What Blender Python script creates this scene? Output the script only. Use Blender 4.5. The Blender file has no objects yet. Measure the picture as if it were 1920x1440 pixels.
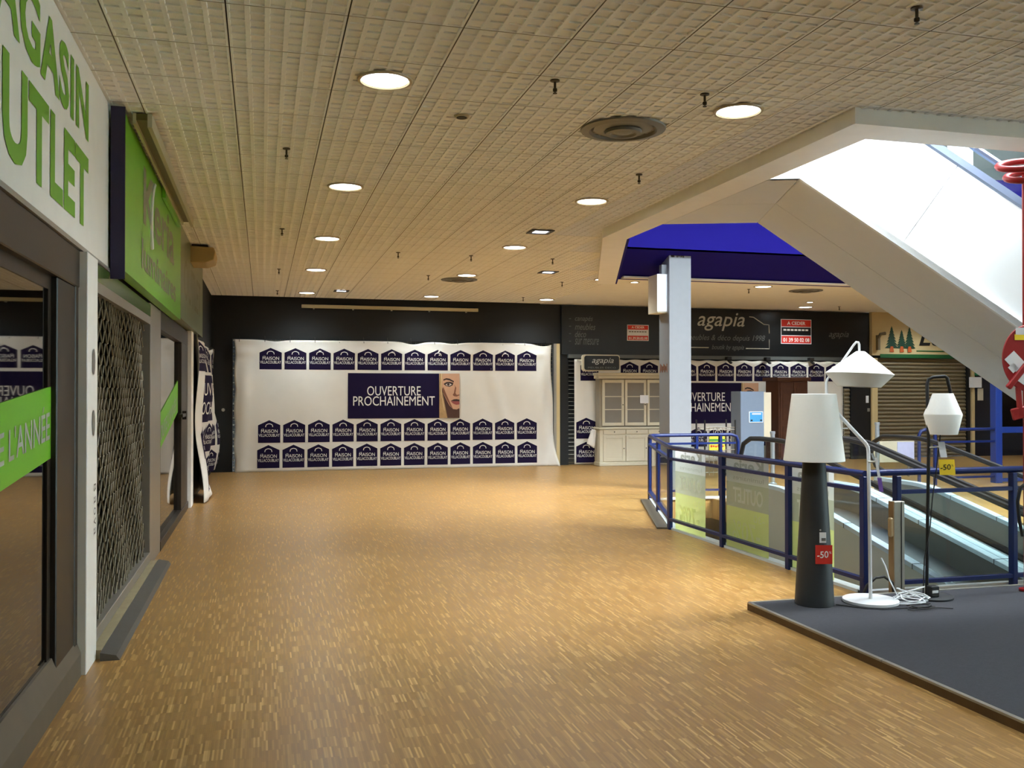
import bpy, bmesh, math, random
from math import sin, cos, tan, pi, radians as rad
from mathutils import Vector, Matrix
random.seed(7)
S = bpy.context.scene
COL = S.collection

# ------------------------------------------------------------------ camera
FPX = 1740.0
cd = bpy.data.cameras.new('camera'); cam = bpy.data.objects.new('camera', cd); COL.objects.link(cam)
cd.sensor_width = 36.0; cd.lens = 36.0*FPX/1920.0; cd.clip_end = 200; cd.clip_start = .05
cam.location = (0, 0, 1.6)
YAW, PITCH = rad(15.05), rad(.52)
cam.rotation_euler = (Matrix.Rotation(-YAW, 4, 'Z') @ Matrix.Rotation(pi/2+PITCH, 4, 'X')).to_euler()
S.camera = cam
# ------------------------------------------------------------------ world, exposure
W = bpy.data.worlds.new('daylight'); S.world = W; W.use_nodes = True
nt = W.node_tree; nt.nodes.clear()
bg = nt.nodes.new('ShaderNodeBackground'); wo = nt.nodes.new('ShaderNodeOutputWorld')
bg.inputs[0].default_value = (.74, .87, 1.0, 1); bg.inputs[1].default_value = 7.8
nt.links.new(bg.outputs[0], wo.inputs[0])
sun = bpy.data.lights.new('veiled_sun', 'SUN'); sun.energy = 19.0; sun.angle = rad(58); sun.color = (.95, .98, 1.0)
so = bpy.data.objects.new('veiled_sun', sun); COL.objects.link(so); so.location = (8, 2, 14)
so.rotation_euler = Vector((.55, -.36, .80)).to_track_quat('Z', 'Y').to_euler()
vs = S.view_settings
vs.view_transform = 'Standard'; vs.look = 'None'; vs.gamma = 1.0; vs.use_curve_mapping = False
vs.exposure = 1.5
LAMP = 5.0                       # radiance of the glowing disc of a ceiling downlight
LAMP_COL = (.88, 1.0, 1.06)
LAMP_W = 70.0                    # power of the beam below it

# ------------------------------------------------------------------ helpers
def L(c):
    f = lambda v: v/12.92 if v <= .04045 else ((v+.055)/1.055)**2.4
    return tuple(f(v/255.) for v in c)
MATS = {}
def mat(name, col, rough=.6, var=.08, scale=14., metal=0., bump=0., bscale=60., emit=None, estr=0., spec=.5, trans=0., alpha=1., sheen=0.):
    """procedural material: a noise-modulated colour with optional fine relief"""
    if name in MATS: return MATS[name]
    m = bpy.data.materials.new(name); m.use_nodes = True; n = m.node_tree; nd = n.nodes; b = nd['Principled BSDF']
    c = L(col)
    tc = nd.new('ShaderNodeTexCoord'); no = nd.new('ShaderNodeTexNoise'); no.inputs['Scale'].default_value = scale; no.inputs['Detail'].default_value = 3
    n.links.new(tc.outputs['Object'], no.inputs['Vector'])
    mx = nd.new('ShaderNodeMix'); mx.data_type = 'RGBA'
    mx.inputs[6].default_value = tuple(max(0, v*(1-var)) for v in c)+(1,)
    mx.inputs[7].default_value = tuple(min(1, v*(1+var)) for v in c)+(1,)
    n.links.new(no.outputs['Fac'], mx.inputs[0]); n.links.new(mx.outputs[2], b.inputs['Base Color'])
    b.inputs['Roughness'].default_value = rough; b.inputs['Metallic'].default_value = metal
    b.inputs['Specular IOR Level'].default_value = spec
    if alpha < 1: b.inputs['Alpha'].default_value = alpha
    if trans: b.inputs['Transmission Weight'].default_value = trans
    if emit:
        b.inputs['Emission Color'].default_value = emit+(1,); b.inputs['Emission Strength'].default_value = estr
    if bump:
        n2 = nd.new('ShaderNodeTexNoise'); n2.inputs['Scale'].default_value = bscale; n2.inputs['Detail'].default_value = 4
        n.links.new(tc.outputs['Object'], n2.inputs['Vector'])
        bp = nd.new('ShaderNodeBump'); bp.inputs['Strength'].default_value = bump; bp.inputs['Distance'].default_value = .01
        n.links.new(n2.outputs['Fac'], bp.inputs['Height']); n.links.new(bp.outputs[0], b.inputs['Normal'])
    MATS[name] = m; return m
def glass(name, tint=(225, 235, 232), ior=1.5, boost=0.0):
    """window glass: clear where looked through squarely, mirror-like at grazing angles"""
    if name in MATS: return MATS[name]
    m = bpy.data.materials.new(name); m.use_nodes = True; n = m.node_tree; nd = n.nodes; nd.clear()
    t = nd.new('ShaderNodeBsdfTransparent'); g = nd.new('ShaderNodeBsdfGlossy'); x = nd.new('ShaderNodeMixShader'); o = nd.new('ShaderNodeOutputMaterial')
    fr = nd.new('ShaderNodeFresnel'); fr.inputs[0].default_value = ior
    ge = nd.new('ShaderNodeNewGeometry'); im = nd.new('ShaderNodeMix'); im.inputs[2].default_value = ior; im.inputs[3].default_value = 1/ior      # same reflectance from both faces
    n.links.new(ge.outputs['Backfacing'], im.inputs[0]); n.links.new(im.outputs[0], fr.inputs[0])
    no = nd.new('ShaderNodeTexNoise'); no.inputs['Scale'].default_value = 3
    mr = nd.new('ShaderNodeMapRange'); mr.inputs[3].default_value = .012; mr.inputs[4].default_value = .03
    n.links.new(no.outputs['Fac'], mr.inputs[0]); n.links.new(mr.outputs[0], g.inputs['Roughness'])
    t.inputs[0].default_value = L(tint)+(1,); g.inputs[0].default_value = (.95, .95, .95, 1)
    ad = nd.new('ShaderNodeMath'); ad.operation = 'ADD'; ad.use_clamp = True; ad.inputs[1].default_value = boost
    n.links.new(fr.outputs[0], ad.inputs[0]); n.links.new(ad.outputs[0], x.inputs[0])
    n.links.new(t.outputs[0], x.inputs[1]); n.links.new(g.outputs[0], x.inputs[2]); n.links.new(x.outputs[0], o.inputs[0])
    MATS[name] = m; return m

class MB:
    def __init__(s): s.v = []; s.f = []; s.smooth = False
    def add(s, vs, fs):
        o = len(s.v); s.v += [tuple(p) for p in vs]; s.f += [tuple(i+o for i in f) for f in fs]; return s
    def box(s, x0, x1, y0, y1, z0, z1):
        return s.add([(x0,y0,z0),(x1,y0,z0),(x1,y1,z0),(x0,y1,z0),(x0,y0,z1),(x1,y0,z1),(x1,y1,z1),(x0,y1,z1)],
                     [(0,3,2,1),(4,5,6,7),(0,1,5,4),(1,2,6,5),(2,3,7,6),(3,0,4,7)])
    def obox(s, c, ax, ay, az, hx, hy, hz):
        c = Vector(c); vs = []
        for k in (-1, 1):
            for (i, j) in ((-1,-1),(1,-1),(1,1),(-1,1)): vs.append(c+Vector(ax)*hx*i+Vector(ay)*hy*j+Vector(az)*hz*k)
        return s.add(vs, [(0,3,2,1),(4,5,6,7),(0,1,5,4),(1,2,6,5),(2,3,7,6),(3,0,4,7)])
    def bar(s, a, b, w, h, up=(0,0,1)):
        a = Vector(a); b = Vector(b); d = b-a; l = d.length; d.normalize(); u = Vector(up); sd = d.cross(u)
        if sd.length < 1e-4: sd = Vector((1,0,0))
        sd.normalize(); u = sd.cross(d)
        return s.obox((a+b)/2, d, sd, u, l/2, w/2, h/2)
    def prism(s, pts, off):
        n = len(pts); p = [Vector(q) for q in pts]; o = Vector(off)
        return s.add(p+[q+o for q in p], [tuple(range(n))[::-1], tuple(range(n, 2*n))]+[(i, (i+1) % n, n+(i+1) % n, n+i) for i in range(n)])
    def tube(s, path, r, n=8, cap=True):
        P = [Vector(p) for p in path]; rs = r if isinstance(r, (list, tuple)) else [r]*len(P)
        T = []
        for i in range(len(P)):
            t = (P[min(i+1, len(P)-1)]-P[max(i-1, 0)]); t.normalize(); T.append(t)
        ref = Vector((0,0,1)) if abs(T[0].z) < .9 else Vector((1,0,0))
        u = T[0].cross(ref).normalized(); vs = []
        for i in range(len(P)):
            if i: u = (u - T[i]*u.dot(T[i])).normalized()
            w = T[i].cross(u)
            for k in range(n):
                a = 2*pi*k/n; vs.append(P[i]+(u*cos(a)+w*sin(a))*rs[i])
        fs = [(i*n+k, i*n+(k+1) % n, (i+1)*n+(k+1) % n, (i+1)*n+k) for i in range(len(P)-1) for k in range(n)]
        if cap: fs += [tuple(range(n))[::-1], tuple((len(P)-1)*n+k for k in range(n))]
        s.smooth = True
        return s.add(vs, fs)
    def lathe(s, prof, c=(0,0,0), n=28, smooth=True):
        vs = []
        for (r, z) in prof:
            for k in range(n):
                a = 2*pi*k/n; vs.append((c[0]+r*cos(a), c[1]+r*sin(a), c[2]+z))
        fs = [(i*n+k, i*n+(k+1) % n, (i+1)*n+(k+1) % n, (i+1)*n+k) for i in range(len(prof)-1) for k in range(n)]
        if prof[0][0] > 1e-5: fs.append(tuple(range(n))[::-1])
        if prof[-1][0] > 1e-5: fs.append(tuple((len(prof)-1)*n+k for k in range(n)))
        s.smooth = smooth
        return s.add(vs, fs)
    def mesh(s, name, m, bevel=0.):
        me = bpy.data.meshes.new(name); me.from_pydata(s.v, [], s.f)
        bm = bmesh.new(); bm.from_mesh(me)
        if bevel: bmesh.ops.bevel(bm, geom=list(bm.edges), offset=bevel, segments=1, affect='EDGES', clamp_overlap=True)
        bmesh.ops.recalc_face_normals(bm, faces=bm.faces)
        if s.smooth:
            for f in bm.faces: f.smooth = True
            for e in bm.edges:
                if len(e.link_faces) == 2 and e.calc_face_angle(0) > rad(38): e.smooth = False
        bm.to_mesh(me); bm.free(); me.materials.append(m); return me
    def build(s, name, m, parent=None, bevel=0.):
        return link(name, s.mesh(name, m, bevel), parent)
def link(name, me, parent=None):
    o = bpy.data.objects.new(name, me); COL.objects.link(o)
    if parent is not None:
        o.parent = parent; o.matrix_parent_inverse = wm(parent).inverted()
    return o
def wm(o):
    m = Matrix.Translation(o.location) @ o.rotation_euler.to_matrix().to_4x4()
    return (wm(o.parent) @ o.matrix_parent_inverse @ m) if o.parent else m
def tag(o, label, cat, group=None):
    o['label'] = label; o['category'] = cat
    if group: o['group'] = group
    return o
def thing(name, label, cat, loc=(0,0,0), group=None):
    o = bpy.data.objects.new(name, None); COL.objects.link(o); o.location = loc; o.empty_display_size = .1
    return tag(o, label, cat, group)
def struct(o): o['kind'] = 'structure'; return o
def stuff(o): o['kind'] = 'stuff'; return o
_tc = {}
def text_geo(s, shear=0., bold=0., spacing=1.):
    k = (s, shear, bold, spacing)
    if k in _tc: return _tc[k]
    cu = bpy.data.curves.new('t', 'FONT'); cu.body = s; cu.shear = shear; cu.offset = bold; cu.resolution_u = 3; cu.space_character = spacing
    o = bpy.data.objects.new('t', cu); COL.objects.link(o)
    dg = bpy.context.evaluated_depsgraph_get(); me = bpy.data.meshes.new_from_object(o.evaluated_get(dg))
    vs = [tuple(v.co) for v in me.vertices]; fs = [tuple(p.vertices) for p in me.polygons]
    bpy.data.objects.remove(o); bpy.data.curves.remove(cu); bpy.data.meshes.remove(me)
    xs = [v[0] for v in vs]; ys = [v[1] for v in vs]
    x0, x1, y0, y1 = min(xs), max(xs), min(ys), max(ys)
    r = ([((v[0]-x0)/(x1-x0), (v[1]-y0)/(y1-y0)) for v in vs], fs); _tc[k] = r; return r
def text(name, s, o, right, up, w, h, m, parent, shear=0., bold=0., spacing=1., fn=None, split=False):
    """lettering fitted to a w x h box whose lower left corner is o"""
    vs, fs = text_geo(s, shear, bold, spacing); b = MB(); o = Vector(o); r = Vector(right); u = Vector(up)
    pts = [o+r*(x*w)+u*(y*h) for x, y in vs]
    if fn: pts = [fn(p) for p in pts]
    b.add(pts, fs)
    if split:
        n = len(b.v); par = list(range(n))
        def find(a):
            while par[a] != a: par[a] = par[par[a]]; a = par[a]
            return a
        for f in b.f:
            for i in f[1:]: par[find(i)] = find(f[0])
        gr = {}
        for f in b.f: gr.setdefault(find(f[0]), []).append(f)
        for fs_ in gr.values():
            ids = sorted({i for f in fs_ for i in f}); mp = {k: i for i, k in enumerate(ids)}
            me = bpy.data.meshes.new('letter'); me.from_pydata([b.v[i] for i in ids], [], [tuple(mp[i] for i in f) for f in fs_]); me.materials.append(m)
            o_ = link('letter', me, parent)
        return o_
    me = bpy.data.meshes.new(name); me.from_pydata(b.v, [], b.f); me.materials.append(m)
    o_ = link(name, me, parent); o_['kind'] = 'stuff'
    return o_
def arc(c, r, a0, a1, n, ax, ay):
    c = Vector(c); return [c+Vector(ax)*r*cos(a0+(a1-a0)*i/n)+Vector(ay)*r*sin(a0+(a1-a0)*i/n) for i in range(n+1)]

# ------------------------------------------------------------------ materials
M_white = mat('white_paint', (240, 236, 228), .55, .05, 6, bump=.05)
M_plaster = mat('ceiling_plaster', (236, 232, 222), .85, .05, 5, bump=.08, bscale=120)
M_tile = mat('mineral_ceiling_tile', (240, 237, 228), .9, .06, 30, bump=.25, bscale=180)
M_dark = mat('dark_plenum', (70, 62, 52), .9)
M_black = mat('black_wall_paint', (13, 15, 15), .6, .15, 3, bump=.03)
M_blackgloss = mat('black_sign_panel', (17, 20, 22), .32, .1, 3)
M_bronze = mat('bronze_anodised_frame', (42, 34, 26), .42, .12, 20, metal=.1)
M_sill = mat('grey_painted_sill', (104, 94, 80), .5, .12, 8, metal=.2)
M_alu = mat('aluminium', (165, 160, 150), .38, .06, 40, metal=.6)
M_steel = mat('brushed_steel', (176, 190, 204), .3, .06, 40, metal=.75)
M_green = mat('lime_green_sign', (122, 190, 48), .32, .05, 4)
M_greentape = mat('green_vinyl', (112, 186, 36), .45, .05, 4)
M_greentext = mat('green_letters', (112, 168, 38), .5, .05, 8)
M_greygreen = mat('grey_green_sign', (120, 130, 98), .3, .08, 5)
M_purple = mat('dark_violet_edge', (32, 24, 58), .5, .08, 6)
M_print = mat('violet_print', (27, 18, 50), .8, .08, 4, spec=.15)
M_cloth = mat('white_banner_cloth', (226, 222, 212), .8, .04, 5, bump=.04, bscale=200)
M_lettering = mat('white_lettering', (236, 233, 226), .6, .02, 5)
M_pale = mat('pale_lettering', (175, 176, 170), .6, .05, 5)
M_gridwire = mat('galvanised_wire', (112, 104, 82), .45, .12, 30, metal=.3)
M_blue = mat('blue_railing_paint', (20, 34, 82), .35, .1, 15, spec=.3)
M_navy = mat('navy_blue_paint', (24, 16, 112), .7, .06, 3, spec=.08)
M_rubber = mat('black_rubber', (20, 19, 18), .6, .1, 30)
M_panelwhite = mat('white_cladding', (236, 240, 240), .5, .02, 3)
M_soffit = mat('light_grey_cladding', (222, 221, 216), .6, .03, 4)
M_lampwhite = mat('white_lamp_shade', (238, 236, 230), .7, .02, 60, bump=.05, bscale=300)
M_lampmetal = mat('white_lacquer', (232, 234, 236), .3, .02, 10)
M_charcoal = mat('charcoal_lacquer', (44, 46, 48), .55, .08, 12)
M_carpet = mat('charcoal_carpet', (58, 58, 64), .95, .22, 40, bump=.5, bscale=500)
M_red = mat('red_paint', (150, 18, 20), .45, .08, 8)
M_redpaper = mat('red_paper', (206, 42, 24), .6, .05, 8)
M_yellow = mat('yellow_paper', (252, 214, 44), .6, .05, 8)
M_paper = mat('white_paper', (230, 230, 232), .7, .03, 8)
M_cream = mat('cream_furniture_paint', (206, 196, 170), .5, .05, 6)
M_wood = mat('brown_wood', (82, 46, 26), .5, .3, 9, bump=.1)
M_shutter = mat('beige_shutter', (126, 113, 86), .5, .08, 8, metal=.2)
M_creamwall = mat('cream_wall', (212, 190, 140), .7, .06, 4)
M_treegreen = mat('tree_green', (22, 66, 46), .6, .15, 20)
M_trunk = mat('orange_trunk', (196, 92, 36), .6, .1, 20)
M_kiosk = mat('grey_blue_enamel', (118, 132, 150), .4, .05, 8)
M_bluesticker = mat('blue_sticker', (64, 150, 206), .5, .1, 20)
M_duct = mat('grey_metal_diffuser', (112, 108, 98), .45, .1, 20, metal=.3)
M_brass = mat('dull_brass', (74, 66, 50), .4, .15, 40, metal=.6)
M_glass = glass('clear_glass')
M_shopglass = glass('shopfront_glass', (150, 152, 140), 1.55, .05)
M_railglass = glass('railing_glass', (244, 248, 246), 1.38)

# ------------------------------------------------------------------ parquet floor material
def parquet():
    m = bpy.data.materials.new('oak_strip_parquet'); m.use_nodes = True; n = m.node_tree; nd = n.nodes; b = nd['Principled BSDF']
    lk = n.links.new
    def math_(op, a, bb=None):
        x = nd.new('ShaderNodeMath'); x.operation = op
        for i, q in enumerate((a, bb)):
            if q is None: continue
            if isinstance(q, (int, float)): x.inputs[i].default_value = q
            else: lk(q, x.inputs[i])
        return x.outputs[0]
    tc = nd.new('ShaderNodeTexCoord'); sp = nd.new('ShaderNodeSeparateXYZ'); lk(tc.outputs['Object'], sp.inputs[0])
    Wd, Ln = .0092, .125
    cx = math_('FLOOR', math_('DIVIDE', sp.outputs[0], Wd))
    wn = nd.new('ShaderNodeTexWhiteNoise'); wn.noise_dimensions = '1D'; lk(math_('FLOOR', math_('DIVIDE', cx, 9.)), wn.inputs['W'])
    yy = math_('ADD', math_('DIVIDE', sp.outputs[1], Ln), wn.outputs[0])
    cy = math_('FLOOR', yy)
    cb = nd.new('ShaderNodeCombineXYZ'); lk(cx, cb.inputs[0]); lk(cy, cb.inputs[1])
    w2 = nd.new('ShaderNodeTexWhiteNoise'); w2.noise_dimensions = '2D'; lk(cb.outputs[0], w2.inputs['Vector'])
    rp = nd.new('ShaderNodeValToRGB'); cr = rp.color_ramp
    cr.elements[0].position = 0; cr.elements[0].color = L((146, 107, 55))+(1,)
    cr.elements[1].position = 1; cr.elements[1].color = L((204, 164, 103))+(1,)
    e = cr.elements.new(.55); e.color = L((161, 121, 66))+(1,)
    e = cr.elements.new(.82); e.color = L((172, 133, 77))+(1,)
    e = cr.elements.new(.95); e.color = L((190, 150, 91))+(1,)
    lk(w2.outputs[0], rp.inputs[0])
    no = nd.new('ShaderNodeTexNoise'); no.inputs['Scale'].default_value = 1.3; lk(tc.outputs['Object'], no.inputs['Vector'])
    mr = nd.new('ShaderNodeMapRange'); mr.inputs[3].default_value = .86; mr.inputs[4].default_value = 1.1; lk(no.outputs['Fac'], mr.inputs[0])
    mu = nd.new('ShaderNodeMix'); mu.data_type = 'RGBA'; mu.blend_type = 'MULTIPLY'; mu.inputs[0].default_value = 1
    lk(rp.outputs[0], mu.inputs[6]); lk(mr.outputs[0], mu.inputs[7])
    # thin dark joints
    fx = math_('FRACT', math_('DIVIDE', sp.outputs[0], Wd)); fy = math_('FRACT', yy)
    jx = math_('LESS_THAN', fx, .07); jy = math_('LESS_THAN', fy, .012); j = math_('MAXIMUM', jx, jy)
    jj = math_('MULTIPLY', j, .22)
    m2 = nd.new('ShaderNodeMix'); m2.data_type = 'RGBA'; lk(jj, m2.inputs[0]); lk(mu.outputs[2], m2.inputs[6]); m2.inputs[7].default_value = L((60, 40, 18))+(1,)
    lk(m2.outputs[2], b.inputs['Base Color'])
    r2 = nd.new('ShaderNodeMapRange'); r2.inputs[3].default_value = .3; r2.inputs[4].default_value = .42; lk(w2.outputs[0], r2.inputs[0]); lk(r2.outputs[0], b.inputs['Roughness'])
    b.inputs['Specular IOR Level'].default_value = .45
    return m
M_floor = parquet()

# ------------------------------------------------------------------ the room shell
H = 3.54
Z_RIM = 3.434
XR, YB, YF = 20.5, -3.5, 19.5
def poly_mesh(name, outer, hole, z, th, m):
    """slab with one hole (hole polygon strictly inside)"""
    bm = bmesh.new()
    def loop(p): 
        v = [bm.verts.new((x, y, z)) for x, y in p]; return [bm.edges.new((v[i], v[(i+1) % len(v)])) for i in range(len(v))]
    es = loop(outer)+loop(hole)
    bmesh.ops.triangle_fill(bm, use_beauty=True, edges=es)
    r = bmesh.ops.extrude_face_region(bm, geom=list(bm.faces))
    for v in [g for g in r['geom'] if isinstance(g, bmesh.types.BMVert)]: v.co.z += th
    bmesh.ops.recalc_face_normals(bm, faces=bm.faces)
    me = bpy.data.meshes.new(name); bm.to_mesh(me); bm.free(); me.materials.append(m); return me
VOID = [(4.66, 6.42), (4.66, 10.02), (5.62, 12.78), (6.56, 12.78), (6.56, 11.9), (9.0, 11.9), (9.0, 6.42)]
floor = struct(link('floor', poly_mesh('floor', [(-1.02, YB), (XR, YB), (XR, YF+.1), (-1.02, YF+.1)], VOID, -.3, .3, M_floor)))
M_lowfloor = mat('lower_floor_tiles', (120, 118, 110), .5, .1, 3)
struct(MB().box(0, XR, 0, 20, -4.3, -4.2).build('floor_lower', M_lowfloor))
M_pit = mat('grey_pit_wall', (150, 150, 142), .7, .05, 3)
for i, (a, b) in enumerate([((3.6, 2.0), (3.6, 14.0)), ((12.0, 2.0), (12.0, 14.0)), ((3.6, 14.0), (12.0, 14.0)), ((3.6, 2.0), (12.0, 2.0))]):
    struct(MB().bar((a[0], a[1], -2.25), (b[0], b[1], -2.25), .1, 3.9).build('wall_basement_%s' % ('left', 'right', 'far', 'near')[i], M_pit))

# opening in the ceiling
OUT = [(3.90, 5.49), (3.90, 10.36), (5.47, 14.75), (13.5, 14.75), (13.5, 5.49)]
INN = [(4.21, 5.81), (4.21, 10.36), (5.78, 14.75), (13.2, 14.75), (13.2, 5.81)]
MID = [((a[0]+b[0])/2, (a[1]+b[1])/2) for a, b in zip(OUT, INN)]
UPPER = 4.35
ceil = struct(link('ceiling', poly_mesh('ceiling', [(-2.2, YB-.2), (XR+2.2, YB-.2), (XR+2.2, 20.7), (-2.2, 20.7)], INN, H+.03, .10, M_dark)))
struct(link('ceiling_slab', poly_mesh('ceiling_slab', [(-2.2, YB-.2), (XR+2.2, YB-.2), (XR+2.2, 20.7), (-2.2, 20.7)], INN, H+.14, UPPER-H-.14, M_plaster)))
# plain plaster strip beyond the opening and to its right
def plain(x0, x1, y0, y1): return MB().box(x0, x1, y0, y1, H, H+.028)
TS, TX0, TY0 = .607, 1.03, 4.82
NX_PLASTER = TX0+8*TS          # tiles run up to here beyond the opening
pl = plain(NX_PLASTER, XR, 14.62, YF+.1); pl.box(13.36, XR, 4.0, 14.62, H, H+.028); pl.box(TX0+14*TS, XR, YB, 5.6, H, H+.028)
pl.build('plaster_panel', M_plaster, ceil)
M_edge = mat('raw_tile_edge', (150, 138, 114), .9, .1, 30)
def tile_mesh():
    b = MB(); n = 6; g = .0036; s = TS-2*g; p = s/n; rx, ry, d = .0125, .007, .009
    xs = [g+i*p for i in range(n+1)]
    def q(x0, x1, y0, y1, z): b.add([(x0,y0,z),(x0,y1,z),(x1,y1,z),(x1,y0,z)], [(0,1,2,3)])
    for i in range(n+1):
        x0 = xs[i]-(rx if i else 0); x1 = xs[i]+(rx if i < n else 0)
        q(x0, x1, g, g+s, 0)
    for i in range(n):
        x0, x1 = xs[i]+rx, xs[i+1]-rx
        if i == 0: x0 = xs[0]+rx
        if i == n-1: x1 = xs[n]-rx
        for j in range(n+1):
            q(x0, x1, xs[j]-(ry if j else 0), xs[j]+(ry if j < n else 0), 0)
        for j in range(n):
            y0, y1 = xs[j]+ry, xs[j+1]-ry
            b.add([(x0,y0,0),(x1,y0,0),(x1,y1,0),(x0,y1,0),(x0+.003,y0+.003,d),(x1-.003,y0+.003,d),(x1-.003,y1-.003,d),(x0+.003,y1-.003,d)],
                  [(0,4,5,1),(1,5,6,2),(2,6,7,3),(3,7,4,0),(4,7,6,5)])
    b.add([(g,g,0),(g+s,g,0),(g+s,g+s,0),(g,g+s,0),(g,g,.02),(g+s,g,.02),(g+s,g+s,.02),(g,g+s,.02)], [(0,1,5,4),(1,2,6,5),(2,3,7,6),(3,0,4,7)])
    # end ribs of the first and last column
    me = bpy.data.meshes.new('ceiling_tile'); me.from_pydata(b.v, [], b.f); me.materials.append(M_tile); me.materials.append(M_edge)
    for p_ in list(me.polygons)[-4:]: p_.material_index = 1
    return me, b
TM, TB = tile_mesh()
def inside(p, poly):
    c = False
    for i in range(len(poly)):
        (x1, y1), (x2, y2) = poly[i], poly[i-1]
        if (y1 > p[1]) != (y2 > p[1]) and p[0] < (x2-x1)*(p[1]-y1)/(y2-y1)+x1: c = not c
    return c
FW = Vector((sin(YAW), cos(YAW))); RT = Vector((cos(YAW), -sin(YAW)))
def px(x, y, z):
    p = Vector((x, y)); d = p.dot(FW)
    return (None if d < .3 else (960+FPX*p.dot(RT)/d, 736-FPX*(z-1.6)/d, d))
cands = []; rest = MB()
for i in range(-4, 15):
    for j in range(-14, 26):
        x, y = TX0+i*TS, TY0+j*TS
        if x+TS < -1.0 or y+TS > YF+.4 or y < YB: continue
        cs = [(x, y), (x+TS, y), (x+TS, y+TS), (x, y+TS)]
        if x+.1 > NX_PLASTER and y > 5: continue
        ins = [inside(c, MID) for c in cs]+[inside((x+TS/2, y+TS/2), MID)]
        if all(ins): continue
        t = px(x+TS/2, y+TS/2, H)
        vis = t is not None and -120 < t[0] < 2040 and -120 < t[1]
        cands.append((t[2] if vis else 999, x, y, any(ins)))
cands.sort()
for k, (d, x, y, cut) in enumerate(cands):
    if cut:
        # tile cut back along the edge of the opening
        bm = bmesh.new(); bm.from_mesh(TM)
        for v in bm.verts: v.co += Vector((x, y, H))
        segs = [((3.98, 5.6), (1, 0)), ]
        # choose the nearest edge of the opening
        c = (x+TS/2, y+TS/2)
        ed = []
        for (p, q) in ((MID[0], MID[1]), (MID[1], MID[2]), (MID[2], MID[3]), (MID[4], MID[0])):
            P, Q = Vector(p), Vector(q); dr = (Q-P).normalized(); tt = max(0, min((Q-P).length, (Vector(c)-P).dot(dr)))
            ed.append(((Vector(c)-P-dr*tt).length, P, dr))
        ed.sort(key=lambda a: a[0]); P, dr = ed[0][1], ed[0][2]
        nrm = Vector((dr.y, -dr.x, 0))
        bmesh.ops.bisect_plane(bm, geom=list(bm.verts)+list(bm.edges)+list(bm.faces), plane_co=(P.x, P.y, H), plane_no=nrm, clear_outer=True)
        if len(bm.faces) == 0: bm.free(); continue
        me = bpy.data.meshes.new('ceiling_tile'); bm.to_mesh(me); bm.free()
        o = link('ceiling_tile', me, ceil)
    elif k < 300:
        o = bpy.data.objects.new('ceiling_tile', TM); COL.objects.link(o); o.parent = ceil; o.location = (x, y, H)
    else:
        rest.add([(v[0]+x, v[1]+y, v[2]+H) for v in TB.v], TB.f)
me = bpy.data.meshes.new('ceiling_tile_field'); me.from_pydata(rest.v, [], rest.f); me.materials.append(M_tile); me.materials.append(M_edge)
for k, p_ in enumerate(me.polygons):
    if k % len(TB.f) >= len(TB.f)-4: p_.material_index = 1
stuff(link('ceiling_tile_field', me, ceil))
# white frame round the opening
def ring(name, A, B, z0, z1, m, parent=None):
    b = MB(); n = len(A)
    for i in range(n):
        j = (i+1) % n
        a, c, d, e = A[i], A[j], B[j], B[i]
        if a[1] == c[1] == d[1] == e[1]: continue
        b.add([(a[0],a[1],z0),(c[0],c[1],z0),(d[0],d[1],z0),(e[0],e[1],z0),(a[0],a[1],z1),(c[0],c[1],z1),(d[0],d[1],z1),(e[0],e[1],z1)],
              [(0,3,2,1),(4,5,6,7),(0,1,5,4),(2,3,7,6)])
    return b.build(name, m, parent)
struct(ring('trim_opening', OUT, INN, Z_RIM, H+.13, M_white))

# blue bulkhead of the opening: chamfer side vertical, far side leaning out over the void
bl = MB()
bl.prism([(5.48, 14.80, H-.01), (13.4, 14.80, H-.01), (13.4, 13.75, 3.885), (5.48, 13.75, 3.885)], (0, 0, .03))
bl.build('trim_blue_soffit', M_navy); struct(bpy.data.objects['trim_blue_soffit'])
struct(MB().box(5.4, 13.4, 13.75, 13.80, 3.885, 5.4).build('trim_blue_parapet', M_navy))
b = MB(); b.bar((4.23, 10.36, 4.0), (5.79, 14.74, 4.0), .03, 1.12); struct(b.build('trim_blue_chamfer', M_navy))

# walls
struct(MB().box(-1.3, -.99, 14.0, YF+.1, 0, H+.03).build('wall_left', M_black))
struct(MB().box(-1.6, XR, YB-.1, YB, -.3, H+.03).build('wall_back', M_plaster))
struct(MB().box(XR, XR+.1, 5.0, YF+.3, -.3, H+.03).build('wall_right', M_plaster))
struct(MB().box(12.0, XR, 4.9, 5.0, -.3, H+.03).build('wall_return', M_plaster))
# added glazed entrance, unseen on the right, to light the left wall
b = MB(); b.box(12, 12.12, YB, -2.9, 0, H+.03); b.box(12, 12.12, 4.6, 5.0, 0, H+.03); b.box(12, 12.12, -2.9, 4.6, 3.2, H+.03); b.box(12, 12.12, -2.9, 4.6, 0, .12)
struct(b.build('wall_added_entrance', M_plaster))
b = MB()
for k in range(6): y = -2.9+k*1.49; b.box(12.02, 12.1, y, y+.05, .12, 3.2)
w3 = struct(b.build('window_added', M_alu))
for k in range(5): y = -2.85+k*1.49; MB().box(12.05, 12.06, y, y+1.44, .12, 3.2).build('pane', M_glass, w3)
wf = MB()
wf.box(-1.3, 6.35, YF, YF+.12, 2.68, H+.03)
struct(MB().box(-1.3, -.58, YF-.02, YF+.12, 0, 2.68).build('wall_far_corner', M_black)); struct(MB().box(6.335, 6.53, YF-.02, YF+.12, 0, 2.43).build('wall_far_pier', M_black))
struct(MB().box(-1.3, XR, YF+.5, YF+.6, -.3, H+.03).build('wall_shop_rear', M_black))
wf.build('wall_far', M_black); struct(bpy.data.objects['wall_far'])
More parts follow.
